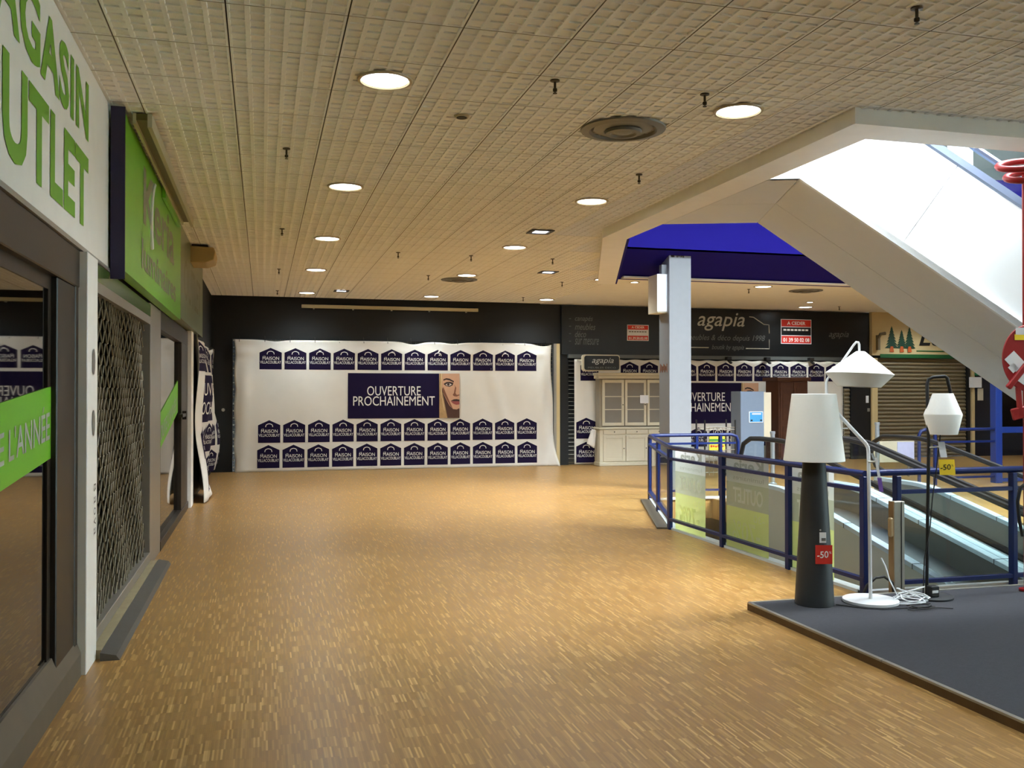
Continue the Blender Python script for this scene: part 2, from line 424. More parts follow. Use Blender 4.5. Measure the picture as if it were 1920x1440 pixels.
# upper storey: walls and an unseen roof whose skylight is sized to steer the daylight
M_upwall = mat('upper_grey_wall', (176, 182, 184), .8, .05, 2)
ZR = 8.6
b = MB(); b.box(-2, 17.35, 20.5, 20.6, UPPER, ZR); b.box(18.15, XR+2, 20.5, 20.6, UPPER, ZR); b.box(17.35, 18.15, 20.5, 20.6, UPPER, 6.75); b.box(17.35, 18.15, 20.5, 20.6, 8.1, ZR)
struct(b.build('wall_upper_far', M_upwall))
struct(MB().box(-2.1, -2, -3, 20.5, UPPER, ZR).build('wall_upper_left', M_upwall))
struct(MB().box(XR+2, XR+2.1, -3, 20.5, UPPER, ZR).build('wall_upper_right', M_upwall))
struct(MB().box(-2, XR+2, -3.1, -3, UPPER, ZR).build('wall_upper_back', M_upwall))
SKY = [(3.2, 1.2), (3.2, 7.2), (16.5, 7.2), (16.5, 1.2)]
struct(link('ceiling_upper', poly_mesh('ceiling_upper', [(-2.1, -3.1), (XR+2.1, -3.1), (XR+2.1, 20.6), (-2.1, 20.6)], SKY, ZR, .2, M_upwall)))
b = MB()
for i in range(1, 9): b.box(3.2+i*1.48-.03, 3.2+i*1.48+.03, 1.2, 7.2, ZR+.05, ZR+.15)
for i in range(1, 4): b.box(3.2, 16.5, 1.2+i*1.5-.03, 1.2+i*1.5+.03, ZR+.05, ZR+.15)
struct(b.build('window_skylight', M_alu))
# ------------------------------------------------------------------ left shopfront (plane x = -1)
XW = -1.0
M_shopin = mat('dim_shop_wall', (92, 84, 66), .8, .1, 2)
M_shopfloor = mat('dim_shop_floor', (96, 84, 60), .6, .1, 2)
b = MB(); b.box(-4.6, -4.5, YB, 14.2, -.1, 3.0); b.box(-4.6, -1.2, 14.1, 14.2, -.1, 3.0); b.box(-4.6, -1.2, YB-.1, YB, -.1, 3.0)
b.box(-4.6, -1.1, YB, 14.2, 3.0, 3.1); struct(b.build('wall_shop', M_shopin))
struct(MB().box(-4.6, -1.02, YB, 14.2, -.3, 0).build('floor_shop', M_shopfloor))
b = MB(); b.box(-1.35, -1.03, YB, 7.04, 2.43, H+.03); b.box(-1.35, -1.03, 7.04, 14.1, 2.25, H+.03); struct(b.build('wall_bulkhead', M_black))
# white sign board with the green lettering
sg = thing('shop_sign', 'white shop fascia sign reading MAGASIN OUTLET in green capitals', 'sign', (XW, 4.5, 2.43))
MB().box(-1.03, XW, -.5, 7.04, 2.43, H-.005).build('sign_board', M_white, sg)
text('lettering', 'MAGASIN', (XW+.003, 3.52, 3.075), (0,1,0), (0,0,1), 2.42, .345, M_greentext, sg, bold=.034, spacing=1.06, split=True)
text('lettering', 'OUTLET', (XW+.003, 3.52, 2.55), (0,1,0), (0,0,1), 2.42, .435, M_greentext, sg, bold=.034, spacing=1.06, split=True)
MB().box(-1.02, XW+.012, -.5, 7.04, 2.405, 2.43).build('edge_profile', M_alu, sg)
# first window: bronze frame, pane, sill
w1 = MB()
w1.box(-1.08, XW, -.5, 5.70, 2.19, 2.405); w1.box(-1.08, XW-.01, 5.17, 5.70, 0, 2.19); w1.box(-1.08, XW-.005, 5.62, 5.70, 0, 2.40)
win1 = struct(w1.build('window_1', M_bronze, bevel=.006))
b = MB(); b.prism([(-1.08, -.5, 0), (-.985, -.5, 0), (-.985, -.5, .13), (-1.03, -.5, .25), (-1.08, -.5, .25)], (0, 6.2, 0)); b.build('sill', M_sill, win1)
MB().box(-1.055, -1.045, -.5, 5.17, .25, 2.19).build('pane', M_shopglass, win1)
b = MB(); b.box(-1.085, -1.04, -.5, 5.17, 2.12, 2.19); b.box(-1.085, -1.04, 5.10, 5.17, .25, 2.12); b.build('inner_bead', M_bronze, win1)
# green vinyl band on the pane
vb = thing('vinyl_band', 'lime green vinyl band on shop window reading TOUTE L\'ANNÉE !', 'sticker', (XW, 4.5, 1.35))
z0 = lambda y: 1.18+.078*(y-4.07)
b = MB(); b.prism([(-1.043, 2.4, z0(2.4)), (-1.043, 5.3, z0(5.3)), (-1.043, 5.3, z0(5.3)+.365), (-1.043, 2.4, z0(2.4)+.36)], (.004, 0, 0)); b.build('band', M_greentape, vb)
text('lettering', "TOUTE L'ANNÉE !", (-1.037, 3.62, z0(3.62)+.10), (0, 1, .078), (0,0,1), 1.62, .175, M_pale, vb, bold=.008, split=True)
# white post with tape
wp = thing('pilaster', 'white painted pilaster with worn tape between window and grille', 'pilaster', (-.98, 5.88, 0))
MB().box(-1.1, -.96, 5.712, 6.045, 0, 2.40).build('post', M_white, wp, bevel=.004)
M_smudge = mat('grey_tape_residue', (120, 114, 106), .7, .3, 40)
for s_, z_, h_ in (('B', 1.06, .05), ('a', .985, .045), ('o', .92, .045), ('v', .86, .045), ('a', .80, .045)):
    text('tape_letter', s_, (-.957, 5.92, z_), (0, 0, -1), (0, 1, 0), .045, .07, M_smudge, wp)
for z_ in (1.78, 1.42): MB().lathe([(.0, 0), (.05, .001), (.06, .002)], (0,0,0), 12).build('tape_mark', M_smudge, wp).matrix_basis = Matrix.Translation((-.958, 5.9, z_)) @ Matrix.Rotation(pi/2, 4, 'Y') @ Matrix.Diagonal((1.3, .8, 1, 1))
# rolling chain grille
gr = thing('rolling_grille', 'closed rolling chain-link security grille of the shop entrance', 'grille', (-1.03, 7.6, 0))
b = MB(); b.smooth = True
zz, pit = .075, .155
nrow = int(2.05/zz); ncol = int(2.93/pit)
def wire(P, r=.0062):
    n = 4; vs = []
    for i, p in enumerate(P):
        for k in range(n): a = 2*pi*k/n; vs.append((p[0]+r*cos(a), p[1], p[2]+r*sin(a)))
    fs = [(i*n+k, i*n+(k+1) % n, (i+1)*n+(k+1) % n, (i+1)*n+k) for i in range(len(P)-1) for k in range(n)]
    b.add(vs, fs)
for rI in range(nrow+1):
    z = .17+rI*zz; off = pit/2*(rI % 2); P = []
    for c in range(ncol*6):
        t = c/6; y = 6.07+off+t*pit
        P.append((-1.03+.012*sin(t*.8+rI*.4), y, z+zz*.56*sin(2*pi*t)+.004*sin(rI*1.3)))
    wire(P)
stuff(b.build('chain_curtain', M_gridwire, gr))
MB().box(-1.06, -.985, 6.05, 9.05, .06, .14).build('bottom_bar', M_alu, gr, bevel=.004)
b = MB(); b.box(-1.06, -.99, 6.05, 9.05, 2.22, 2.29); b.build('top_rail', M_alu, gr)
M_lintel = mat('green_glazed_lintel', (66, 92, 36), .25, .12, 8)
MB().box(-1.03, -.99, 6.05, 9.05, 2.29, 2.40).build('lintel_strip', M_lintel, gr)
M_trackbeige = mat('worn_beige_floor_strip', (150, 138, 106), .7, .2, 10)
tr = thing('floor_track', 'worn floor track with dark metal lip under the grille', 'track', (-.95, 7.6, 0))
MB().box(-1.06, -.93, 6.03, 9.12, .0, .055).build('beige_strip', M_trackbeige, tr)
MB().prism([(-.93, 5.98, 0), (-.82, 5.98, 0), (-.84, 5.98, .03), (-.93, 5.98, .05)], (0, 3.22, 0)).build('metal_lip', mat('dark_metal_lip', (92, 90, 86), .4, .1, 20, metal=.4), tr)
# aluminium post, second window
ap = MB(); ap.box(-1.08, -.99, 9.06, 9.93, 0, 2.42); o = ap.build('pilaster', M_alu, bevel=.004); tag(o, 'aluminium clad pilaster between grille and far glass door', 'pilaster')
w2 = MB(); w2.box(-1.08, XW, 9.93, 13.56, 2.24, 2.44); w2.box(-1.08, XW, 12.55, 13.56, 0, 2.24); w2.box(-1.08, -.985, 9.93, 13.56, 0, .10); w2.box(-1.08, XW, 9.93, 10.05, 0, 2.24)
win2 = struct(w2.build('window_2', M_bronze, bevel=.005))
MB().box(-1.055, -1.045, 10.05, 12.55, .10, 2.24).build('pane', M_shopglass, win2)
b = MB(); b.box(-1.0, -.95, 12.7, 12.76, 1.25, 1.36); b.box(-1.0, -.955, 12.2, 12.76, 1.29, 1.33); b.build('door_latch', M_bronze, win2)
vb2 = thing('vinyl_band', 'short green vinyl band on the far glass door', 'sticker', (XW, 11.3, 1.2))
b = MB(); b.prism([(-1.043, 10.08, .95), (-1.043, 12.5, 1.35), (-1.043, 12.5, 1.75), (-1.043, 10.08, 1.32)], (.004, 0, 0)); b.build('band', M_greentape, vb2)
text('lettering', "TOUTE L'ANNÉE !", (-1.036, 10.25, 1.05), (0, 1, .165), (0,0,1), 2.1, .2, M_pale, vb2)
b = MB(); b.box(-1.08, -.95, 13.57, 13.95, 0, 2.455); tag(b.build('pilaster', M_white, bevel=.004), 'narrow white pilaster beside the loose banner on the left', 'pilaster')
# projecting green sign box
gs = thing('lightbox_sign', 'projecting lime green shop sign box with dark violet end', 'sign', (-.95, 9.0, 2.42))
MB().box(-.985, -.905, 6.70, 11.2, 2.425, 3.50).build('sign_face', M_green, gs)
MB().box(-.985, -.895, 6.68, 6.70, 2.36, 3.52).build('end_plate', M_purple, gs)
M_ktext = mat('grey_sign_lettering', (140, 140, 112), .5, .08, 10)
text('lettering', 'Keria', (-.902, 7.75, 2.92), (0,1,0), (0,0,1), 2.6, .46, M_ktext, gs, bold=.02)
text('lettering', 'luminaires', (-.902, 7.65, 2.56), (0,1,0), (0,0,1), 2.9, .24, M_ktext, gs, bold=.02)
b = MB(); b.tube(arc((-.90, 8.6, 3.02), .38, rad(110), rad(215), 12, (0,1,0), (0,0,1)), .02, 6); b.build('swoosh', M_lettering, gs)
g2 = thing('glazed_sign', 'grey-green glazed sign panel next to the lime green one', 'sign', (-.95, 13, 2.44))
MB().box(-1.03, -.91, 11.21, 15.3, 2.46, 3.535).build('sign_face', M_greygreen, g2)
text('lettering', 'OUTLET', (-.906, 11.7, 2.72), (0,1,0), (0,0,1), 3.0, .5, M_ktext, g2, bold=.01)
# fluorescent trough along the sign
ft = thing('light_trough', 'unlit beige light trough along the green sign below the ceiling', 'light', (-.8, 8.9, 3.46))
M_trough = mat('beige_trough', (186, 176, 148), .5, .05, 10); M_troughin = mat('olive_reflector', (112, 98, 50), .4, .08, 10)
b = MB(); b.box(-.775, -.745, 6.86, 10.88, 3.44, 3.535); b.box(-.87, -.85, 6.86, 10.88, 3.46, 3.535); b.build('housing', M_trough, ft)
MB().box(-.85, -.775, 6.87, 10.87, 3.49, 3.535).build('reflector', M_troughin, ft)
MB().box(-.90, -.87, 9.1, 10.7, 3.40, 3.52).build('bracket', M_green, ft)
# beige box luminaire by the ceiling
bx = thing('ceiling_speaker', 'beige half-round box fixed under the ceiling beyond the sign', 'speaker', (-.75, 12.9, 3.3))
b = MB(); b.prism([(-.95, 12.75, 3.30), (-.72, 12.75, 3.30), (-.62, 12.75, 3.34), (-.60, 12.75, 3.44), (-.62, 12.75, 3.50), (-.95, 12.75, 3.52)], (0, .6, 0)); b.build('housing', mat('ochre_plastic', (172, 148, 92), .5, .06, 8), bx, bevel=.01)
MB().box(-.9, -.7, 12.8, 13.3, 3.50, 3.54).build('mount', M_dark, bx)

# ------------------------------------------------------------------ banners with printed houses
HOUSE = [(0,0), (1,0), (1,.78), (.5,1), (0,.78)]
def house(parent, fn, x, z, w, h, axis=(1,0,0)):
    """printed house: fn maps flat (x, z) to the cloth surface at a small offset"""
    bm = bmesh.new(); vs = [bm.verts.new((x+px_*w, z+pz*h, 0)) for px_, pz in HOUSE]; bm.faces.new(vs)
    for k in range(1, 6):
        bmesh.ops.bisect_plane(bm, geom=list(bm.verts)+list(bm.edges)+list(bm.faces), plane_co=(x+w*k/6, 0, 0), plane_no=(1, 0, 0))
    for k in range(1, 5):
        bmesh.ops.bisect_plane(bm, geom=list(bm.verts)+list(bm.edges)+list(bm.faces), plane_co=(0, z+h*k/5, 0), plane_no=(0, 1, 0))
    for v in bm.verts: v.co = fn(v.co.x, v.co.y, .006)
    me = bpy.data.meshes.new('printed_house'); bm.to_mesh(me); bm.free(); me.materials.append(M_print)
    ho = link('printed_house', me, parent)
    g = lambda p: fn(p.x, p.z, .012)
    t = MB(); 
    for (s_, zx, zz_, ww, hh, bo) in (('LA', .17, .585, .10, .05, 0), ('MAISON', .14, .44, .74, .15, 0), ('VILLACOUBLAY', .03, .27, .94, .13, 0)):
        v_, f_ = text_geo(s_, 0, bo, 1.); t.add([g(Vector((x+(zx+a*ww)*w, 0, z+(zz_+c*hh)*h))) for a, c in v_], f_)
    P = [(.34, .70), (.36, .79), (.43, .83), (.5, .845), (.57, .83), (.64, .79), (.66, .70)]
    for i in range(len(P)-1):
        a, c = Vector(P[i]), Vector(P[i+1]); d = (c-a).normalized(); nn = Vector((-d.y, d.x))*.016
        q = [a+nn, a-nn, c-nn, c+nn]; t.add([g(Vector((x+u.x*w, 0, z+u.y*h))) for u in q], [(0,1,2,3)])
    me = bpy.data.meshes.new('printed_lettering'); me.from_pydata(t.v, [], t.f); me.materials.append(M_lettering)
    stuff(link('printed_lettering', me, ho))
def cloth(name, fn, x0, x1, z0, z1, nx, nz, parent, edge=None):
    vs = []; 
    for j in range(nz+1):
        for i in range(nx+1):
            u, v = i/nx, j/nz; x = x0+(x1-x0)*u; z = z0+(z1-z0)*v
            if edge: x, z = edge(u, v, x, z)
            vs.append(fn(x, z, 0))
    fs = [(j*(nx+1)+i, j*(nx+1)+i+1, (j+1)*(nx+1)+i+1, (j+1)*(nx+1)+i) for j in range(nz) for i in range(nx)]
    me = bpy.data.meshes.new(name); me.from_pydata(vs, [], fs); me.materials.append(M_cloth)
    for p in me.polygons: p.use_smooth = True
    o = link(name, me, parent); md = o.modifiers.new('thickness', 'SOLIDIFY'); md.thickness = .002; md.offset = 1
    return o
def flat_patch(name, fn, x0, x1, z0, z1, m, parent, off=.006, n=12):
    vs = [fn(x0+(x1-x0)*i/n, z0+(z1-z0)*j/n, off) for j in range(n+1) for i in range(n+1)]
    fs = [(j*(n+1)+i, j*(n+1)+i+1, (j+1)*(n+1)+i+1, (j+1)*(n+1)+i) for j in range(n) for i in range(n)]
    me = bpy.data.meshes.new(name); me.from_pydata(vs, [], fs); me.materials.append(m); return link(name, me, parent)
def portrait(fn, x0, x1, z0, z1, parent):
    """printed photograph at the end of the sign: left half of a face with blonde hair"""
    M_hair = mat('print_blonde_hair', (176, 142, 96), .6, .3, 18); M_skin = mat('print_skin', (206, 160, 128), .6, .1, 6)
    M_shade = mat('print_shaded_skin', (128, 82, 60), .6, .15, 10); M_dk = mat('print_dark_line', (52, 30, 26), .6, .1, 10)
    M_lip = mat('print_lips', (150, 78, 74), .6, .1, 10); M_eye = mat('print_eye_white', (200, 188, 176), .6, .05, 10); M_neck = mat('print_dark_neck', (74, 44, 34), .6, .2, 6)
    M_bright = mat('print_hair_light', (212, 184, 140), .6, .15, 14)
    ym = min(fn(x0+(x1-x0)*i/8, z0+(z1-z0)*j/8, 0).y for i in range(9) for j in range(9))
    fn = lambda x, z, off: Vector((x, ym-off, z))
    ph = flat_patch('printed_photo', fn, x0, x1, z0, z1, M_neck, parent, .010)
    def P(name, pts, m, off):
        b_ = MB(); b_.add([fn(x0+u*(x1-x0), z1-v*(z1-z0), off) for u, v in pts], [tuple(range(len(pts)))])
        me = bpy.data.meshes.new(name); me.from_pydata(b_.v, [], b_.f); me.materials.append(m); link(name, me, ph)
    P('face_print', [(.14,.0),(1,0),(1,.78),(.86,.81),(.68,.80),(.5,.72),(.34,.58),(.2,.45),(.14,.3)], M_skin, .012)
    P('cheek_shade', [(.15,.36),(.2,.44),(.36,.58),(.52,.72),(.68,.80),(.6,.72),(.46,.58),(.32,.44),(.2,.3)], M_shade, .0135)
    P('hair_print', [(0,0),(.17,0),(.13,.2),(.14,.4),(.24,.62),(.34,.85),(.4,1),(0,1)], M_hair, .0142)
    P('hair_light', [(.08,0),(.15,0),(.12,.3),(.13,.5),(.22,.7),(.3,.9),(.2,.75),(.09,.45)], M_bright, .015)
    P('eyebrow', [(.2,.13),(.34,.105),(.5,.115),(.72,.17),(.72,.2),(.5,.155),(.34,.14),(.2,.165)], M_dk, .0142)
    P('eye_shadow', [(.2,.235),(.36,.19),(.54,.185),(.7,.21),(.66,.265),(.5,.3),(.34,.285)], M_dk, .0142)
    P('eye_white', [(.3,.25),(.4,.222),(.52,.222),(.62,.245),(.5,.28),(.38,.277)], M_eye, .015)
    P('iris', [(.39,.225),(.49,.222),(.51,.25),(.47,.275),(.41,.272),(.38,.25)], M_dk, .0158)
    P('nose_shade', [(.72,.24),(.78,.3),(.72,.44),(.66,.48),(.72,.51),(.86,.52),(1,.49),(1,.47),(.86,.48),(.8,.44),(.84,.32)], M_shade, .0142)
    P('lip_upper', [(.56,.615),(.72,.58),(.86,.575),(1,.59),(1,.625),(.72,.625)], M_dk, .0142)
    P('lip_lower', [(.56,.62),(.72,.625),(1,.625),(1,.695),(.84,.705),(.68,.675)], M_lip, .015)
def sag(x, cs, w): return sum(a*math.exp(-((x-c)/w)**2) for c, a in cs)
# main banner
YB1 = 19.36
def f1(x, z, off):
    d = .025*sin(x*2.1+.6)*sin(z*1.3+.4)+.012*sin(x*5.3+z*2.2)
    d += .05*math.exp(-((x-5.9-.06*sin(z*3))/.14)**2)+.045*math.exp(-((x-4.85+.28*(z-1.6))/.13)**2)*(1 if z > 1.0 else max(0, z-.3)/.7)
    d += .05*math.exp(-((x+.33+(2.3-z)*.03)/.13)**2)*min(1, max(0, (2.55-z)))
    d += .04*math.exp(-((z-2.42)/.08)**2)*(sin(x*4.1)**2)+ .03*math.exp(-((x-3.5-(z-2.2)*.5)/.08)**2)*max(0, min(1, z-1.6))
    d += .22*max(0, (x-5.85)/.4)**2*math.exp(-(z/.45)**2)
    return Vector((x, YB1-d-off, z))
def e1(u, v, x, z):
    z -= v*(.03+.05*sag(x, [(.25,.6),(3.05,1.1),(3.9,.7),(5.9,1.2)], .22)) + (1-v)*.0
    z += (1-v)*.0; x += .012*sin(v*23)*(1 if u < .01 else 0)
    if u > .99: x += -.02*sin(v*9)+.13*(1-v)**4
    return x, z+.004
bn = thing('banner', 'long white fabric banner with violet houses and OUVERTURE PROCHAINEMENT across the far shopfront', 'banner', (2.8, YB1, 0))
cloth('cloth', f1, -.535, 6.10, .0, 2.69, 160, 60, bn, e1)
for r_, (zb, hh, xa, xb) in enumerate(((2.065, .435, -.06, 5.75), (.585, .455, -.085, 5.755), (.075, .465, -.10, 5.765))):
    w_ = .435; pitch = (xb-xa-w_)/11
    for k in range(12): house(bn, f1, xa+k*pitch, zb-.0*k, w_, hh)
sgn = flat_patch('printed_sign', f1, 1.70, 3.61, 1.06, 2.0, M_print, bn, .007, 20)
text('printed_lettering', 'OUVERTURE', (2.095, 0, 1.535), (1,0,0), (0,0,1), 1.115, .195, M_lettering, sgn, bold=.0, split=True, fn=lambda p: f1(p.x, p.z, .013))
text('printed_lettering', 'PROCHAINEMENT', (1.81, 0, 1.325), (1,0,0), (0,0,1), 1.70, .195, M_lettering, sgn, bold=.0, split=True, fn=lambda p: f1(p.x, p.z, .013))
portrait(f1, 3.605, 4.04, 1.06, 2.0, bn)
for k in range(14):
    x = -.45+k*.495
    MB().tube([(x, YB1-.03, 2.62), (x, YB1+.03, 2.70), (x, YB1+.07, 2.74)], .006, 5).build('tie_cord', M_rubber, bn)
# grille behind the main banner, pale dots show along its left edge
gb = thing('rolling_grille', 'dark rolling grille hidden behind the long far banner', 'grille', (2.8, YF+.05, 0))
b = MB()
for k in range(30):
    z = .05+k*.09
    b.tube([(-.57, YF+.04, z), (6.18, YF+.04, z)], .007, 4, cap=False)
for k in range(75):
    x = -.55+k*.09; b.tube([(x, YF+.05, 0), (x, YF+.05, 2.68)], .004, 4, cap=False)
stuff(b.build('grille_bars', M_gridwire, gb))
M_spot = mat('pale_dots', (190, 186, 170), .5)
b = MB()
for k in range(19): b.box(-.575, -.545, YF-.02, YF+.0, .08+k*.142, .11+k*.142)
stuff(b.build('guide_dots', M_spot, gb))
for x0_, x1_, m_, lb in ((6.19, 6.25, M_alu, 'grey metal guide post at the right end of the long banner'), (6.25, 6.33, M_creamwall, 'cream post between the long banner and the black shop')):
    tag(MB().box(x0_, x1_, YF-.03, YF+.08, 0, 2.675).build('guide_post', m_, bevel=.003), lb, 'post')
tag(MB().box(.765, 4.468, YF-.10, YF-.04, 3.33, 3.40).build('light_batten', mat('beige_batten', (196, 184, 146), .5), bevel=.006), 'long beige light batten on the black far wall', 'light')
for k in range(5): MB().box(1.0+k*.8, 1.03+k*.8, YF-.07, YF, 3.31, 3.40).build('batten_clip', M_alu, bpy.data.objects['light_batten'])
# wall thing: small round switch on black wall
tag(MB().lathe([(.0, .02), (.03, .02), (.035, 0)], n=14).build('wall_button', M_alu), 'small round grey button on the black corner wall', 'button').matrix_basis = Matrix.Translation((-.76, YF-.02, 1.25)) @ Matrix.Rotation(pi/2, 4, 'X')

# loose banner along the left wall, slumped off its ties
def f2(y, z, off):
    d = .06+.05*sin(y*3.1+z*1.7)+.04*sin(y*6.3-z*2.0)+.12*(1-z/2.5)*math.exp(-((y-14.9)/.6)**2)+.05*sin(z*3+y)
    return Vector((-.98+max(.01, d)+off, y-.15*max(0, .6-z)*(1 if y < 15 else 0), z))
def e2(u, v, y, z):
    z += (1-v)*(.16*u-.02); z -= v*.10*sin(u*7)**2
    y += (.35*sin(v*4.2) if u > .98 else 0)
    return y, z
bn2 = thing('banner', 'loose crumpled banner with violet prints slumped along the left wall', 'banner', (-.9, 16.4, 0))
cloth('cloth', f2, 14.15, 18.9, .03, 2.45, 70, 36, bn2, e2)
for k in range(8): house(bn2, f2, 14.5+k*.53, 1.92, .46, .45)
for k in range(8): house(bn2, f2, 14.35+k*.55, .62, .46, .47)
for k in range(8): house(bn2, f2, 14.45+k*.55, .13, .46, .42)
s2 = flat_patch('printed_sign', f2, 14.9, 16.7, .98+.15, 1.87, M_print, bn2, .007, 18)
text('printed_lettering', 'OUVERTURE', (0, 15.05, 1.55), (0,1,0), (0,0,1), 1.5, .2, M_lettering, s2, bold=.0, fn=lambda p: f2(p.y, p.z, .014))
text('printed_lettering', 'PROCHAINEMENT', (0, 15.05, 1.25), (0,1,0), (0,0,1), 1.5, .2, M_lettering, s2, bold=.0, fn=lambda p: f2(p.y, p.z, .014))
# ------------------------------------------------------------------ black furniture shop on the far wall
ag = thing('shop_sign', 'wide black shop fascia with white script lettering agapia', 'sign', (10.2, YF, 2.45))
MB().box(6.355, 14.165, YF-.08, YF+.1, 2.44, 3.52).build('sign_board', M_blackgloss, ag)
YA = YF-.085
M_script = mat('chalk_grey_lettering', (186, 186, 180), .6, .05, 5); M_dimscript = mat('faded_grey_lettering', (112, 114, 112), .6, .05, 5)
text('lettering', 'agapia', (9.62, YA, 3.02), (1,0,0), (0,0,1), 1.2, .42, M_script, ag, shear=.28, bold=.004)
text('lettering', 'meubles & déco depuis 1998', (9.35, YA, 2.76), (1,0,0), (0,0,1), 2.0, .17, M_dimscript, ag, shear=.3)
text('lettering', 'boutik by agapia', (9.98, YA, 2.56), (1,0,0), (0,0,1), .82, .14, M_dimscript, ag, shear=.35)
text('lettering', 'agapia', (13.05, YA, 2.88), (1,0,0), (0,0,1), .55, .18, M_dimscript, ag, shear=.4)
for k, s_ in enumerate(('canapés', 'meubles', 'déco', 'sur mesure')):
    text('lettering', '-', (6.52, YA, 3.22-k*.165), (1,0,0), (0,0,1), .05, .012, M_dimscript, ag)
    text('lettering', s_, (6.66, YA, 3.15-k*.165), (1,0,0), (0,0,1), (.42, .48, .26, .56)[k], .14, M_dimscript, ag, shear=.3)
b = MB(); b.tube([(10.94, YA, 3.36), (11.05, YA, 3.35), (11.18, YA, 3.27), (11.32, YA, 3.19), (11.45, YA, 3.18), (11.46, YA, 2.98)], .012, 5)
b.tube([(11.46, YA, 2.84), (11.46, YA, 2.62), (10.85, YA, 2.62)], .012, 5); b.tube([(9.3, YA, 2.63), (9.9, YA, 2.63)], .012, 5); b.build('outline_print', M_script, ag)
MB().box(6.5, 13.9, YF-.12, YF+.02, 2.36, 2.44).build('shutter_box', mat('grey_shutter_box', (92, 96, 94), .4, .1, 8), ag)
def poster(x0, x1, z0, z1, label, top, num, dark):
    t = thing('poster', label, 'poster', (x0, YA, z0))
    MB().box(x0, x1, YA-.012, YA-.002, z0, z1).build('sheet', M_paper, t)
    h = z1-z0
    MB().box(x0+.015, x1-.015, YA-.015, YA-.013, z1-h*.30, z1-.015).build('red_band', M_redpaper, t)
    MB().box(x0+.015, x1-.015, YA-.015, YA-.013, z0+.015, z0+h*.32).build('red_band', M_redpaper, t)
    if dark: MB().box(x0+.015, x1-.015, YA-.015, YA-.013, z0+h*.35, z1-h*.33).build('dark_band', M_blackgloss, t)
    text('lettering', top, (x0+.2*(x1-x0), YA-.018, z1-h*.23), (1,0,0), (0,0,1), .6*(x1-x0), h*.14, M_lettering, t, bold=.02)
    text('lettering', num, (x0+.07*(x1-x0), YA-.018, z0+h*.08), (1,0,0), (0,0,1), .86*(x1-x0), h*.16, M_lettering, t, bold=.02)
    for q in range(7): MB().box(x0+(.08+.12*q)*(x1-x0), x0+(.17+.12*q)*(x1-x0), YA-.018, YA-.016, z0+h*.53, z0+h*.60).build('small_print', M_lettering if dark else M_smudge, t)
poster(7.89, 8.41, 2.76, 3.12, 'small red and white poster on the black fascia left of the column', 'A CEDER', '01.39.50.02.08', False)
poster(11.76, 12.57, 2.745, 3.325, 'large red and black poster on the black fascia right of the column', 'A CEDER', '01 39 50 02 08', True)
# small projecting hanging sign
hs = thing('hanging_sign', 'small black projecting sign with cream border over the cabinet', 'sign', (7.25, 18.9, 2.06))
def rrect(x0, x1, z0, z1, r, n=5):
    P = []
    for (cx, cz, a) in ((x1-r, z1-r, 0), (x0+r, z1-r, pi/2), (x0+r, z0+r, pi), (x1-r, z0+r, 3*pi/2)):
        for i in range(n+1): t = a+pi/2*i/n; P.append((cx+r*cos(t), cz+r*sin(t)))
    return P
sx = .97
MB().prism([(x, 18.92, z) for x, z in rrect(6.66, 7.52, 2.06, 2.42, .06)], (0, .08, 0)).build('border', M_cream, hs)
MB().prism([(x, 18.905, z) for x, z in rrect(6.70, 7.50, 2.085, 2.395, .05)], (0, .012, 0)).build('board', M_blackgloss, hs)
text('lettering', 'agapia', (6.87, 18.90, 2.2), (1,0,0), (0,0,1), .5, .15, M_script, hs, shear=.3)
text('lettering', 'MEUBLES DECO', (6.78, 18.90, 2.115), (1,0,0), (0,0,1), .64, .04, M_dimscript, hs)
MB().bar((6.68, 18.98, 2.3), (6.68, 19.31, 2.3), .03, .03).build('bracket', M_cream, hs)
# banner behind the shop grille
YB2 = 19.40
def f3(x, z, off):
    d = .02*sin(x*2.7+1)*sin(z*1.6)+.05*math.exp(-((x-7.0-(2.2-z)*.08)/.08)**2)*max(0, min(1, (2.1-z)*2))
    return Vector((x, YB2-d-off, z))
bn3 = thing('banner', 'white banner with violet houses behind the cream cabinet and column', 'banner', (10, YB2, 0))
cloth('cloth', f3, 6.64, 13.42, .02, 2.34, 110, 30, bn3, lambda u, v, x, z: (x, z-v*.02*sin(x*7)**2))
for k in range(14):
    if k in (1,): continue
    x = 6.78+k*.475
    house(bn3, f3, x, 1.86, .425, .43)
for zb in (.58, .05): house(bn3, f3, 6.68, zb, .46, .46)
for k in range(5):
    house(bn3, f3, 9.4+k*.5, .36, .44, .44)
s3 = flat_patch('printed_sign', f3, 8.5, 10.72, .89, 1.82, M_print, bn3, .007, 18)
text('printed_lettering', 'OUVERTURE', (9.16, 0, 1.40), (1,0,0), (0,0,1), 1.14, .20, M_lettering, s3, bold=.0, fn=lambda p: f3(p.x, p.z, .013))
text('printed_lettering', 'PROCHAINEMENT', (8.87, 0, 1.16), (1,0,0), (0,0,1), 1.72, .20, M_lettering, s3, bold=.0, fn=lambda p: f3(p.x, p.z, .013))
portrait(f3, 10.72, 11.16, .89, 1.82, bn3)
b = MB()
for k in range(26): b.tube([(6.54, YF+.05, .05+k*.09), (13.7, YF+.05, .05+k*.09)], .006, 4, cap=False)
gt = thing('rolling_grille', 'dark rolling grille behind the black furniture shop banner', 'grille', (10, YF+.05, 0)); stuff(b.build('grille_bars', M_gridwire, gt))
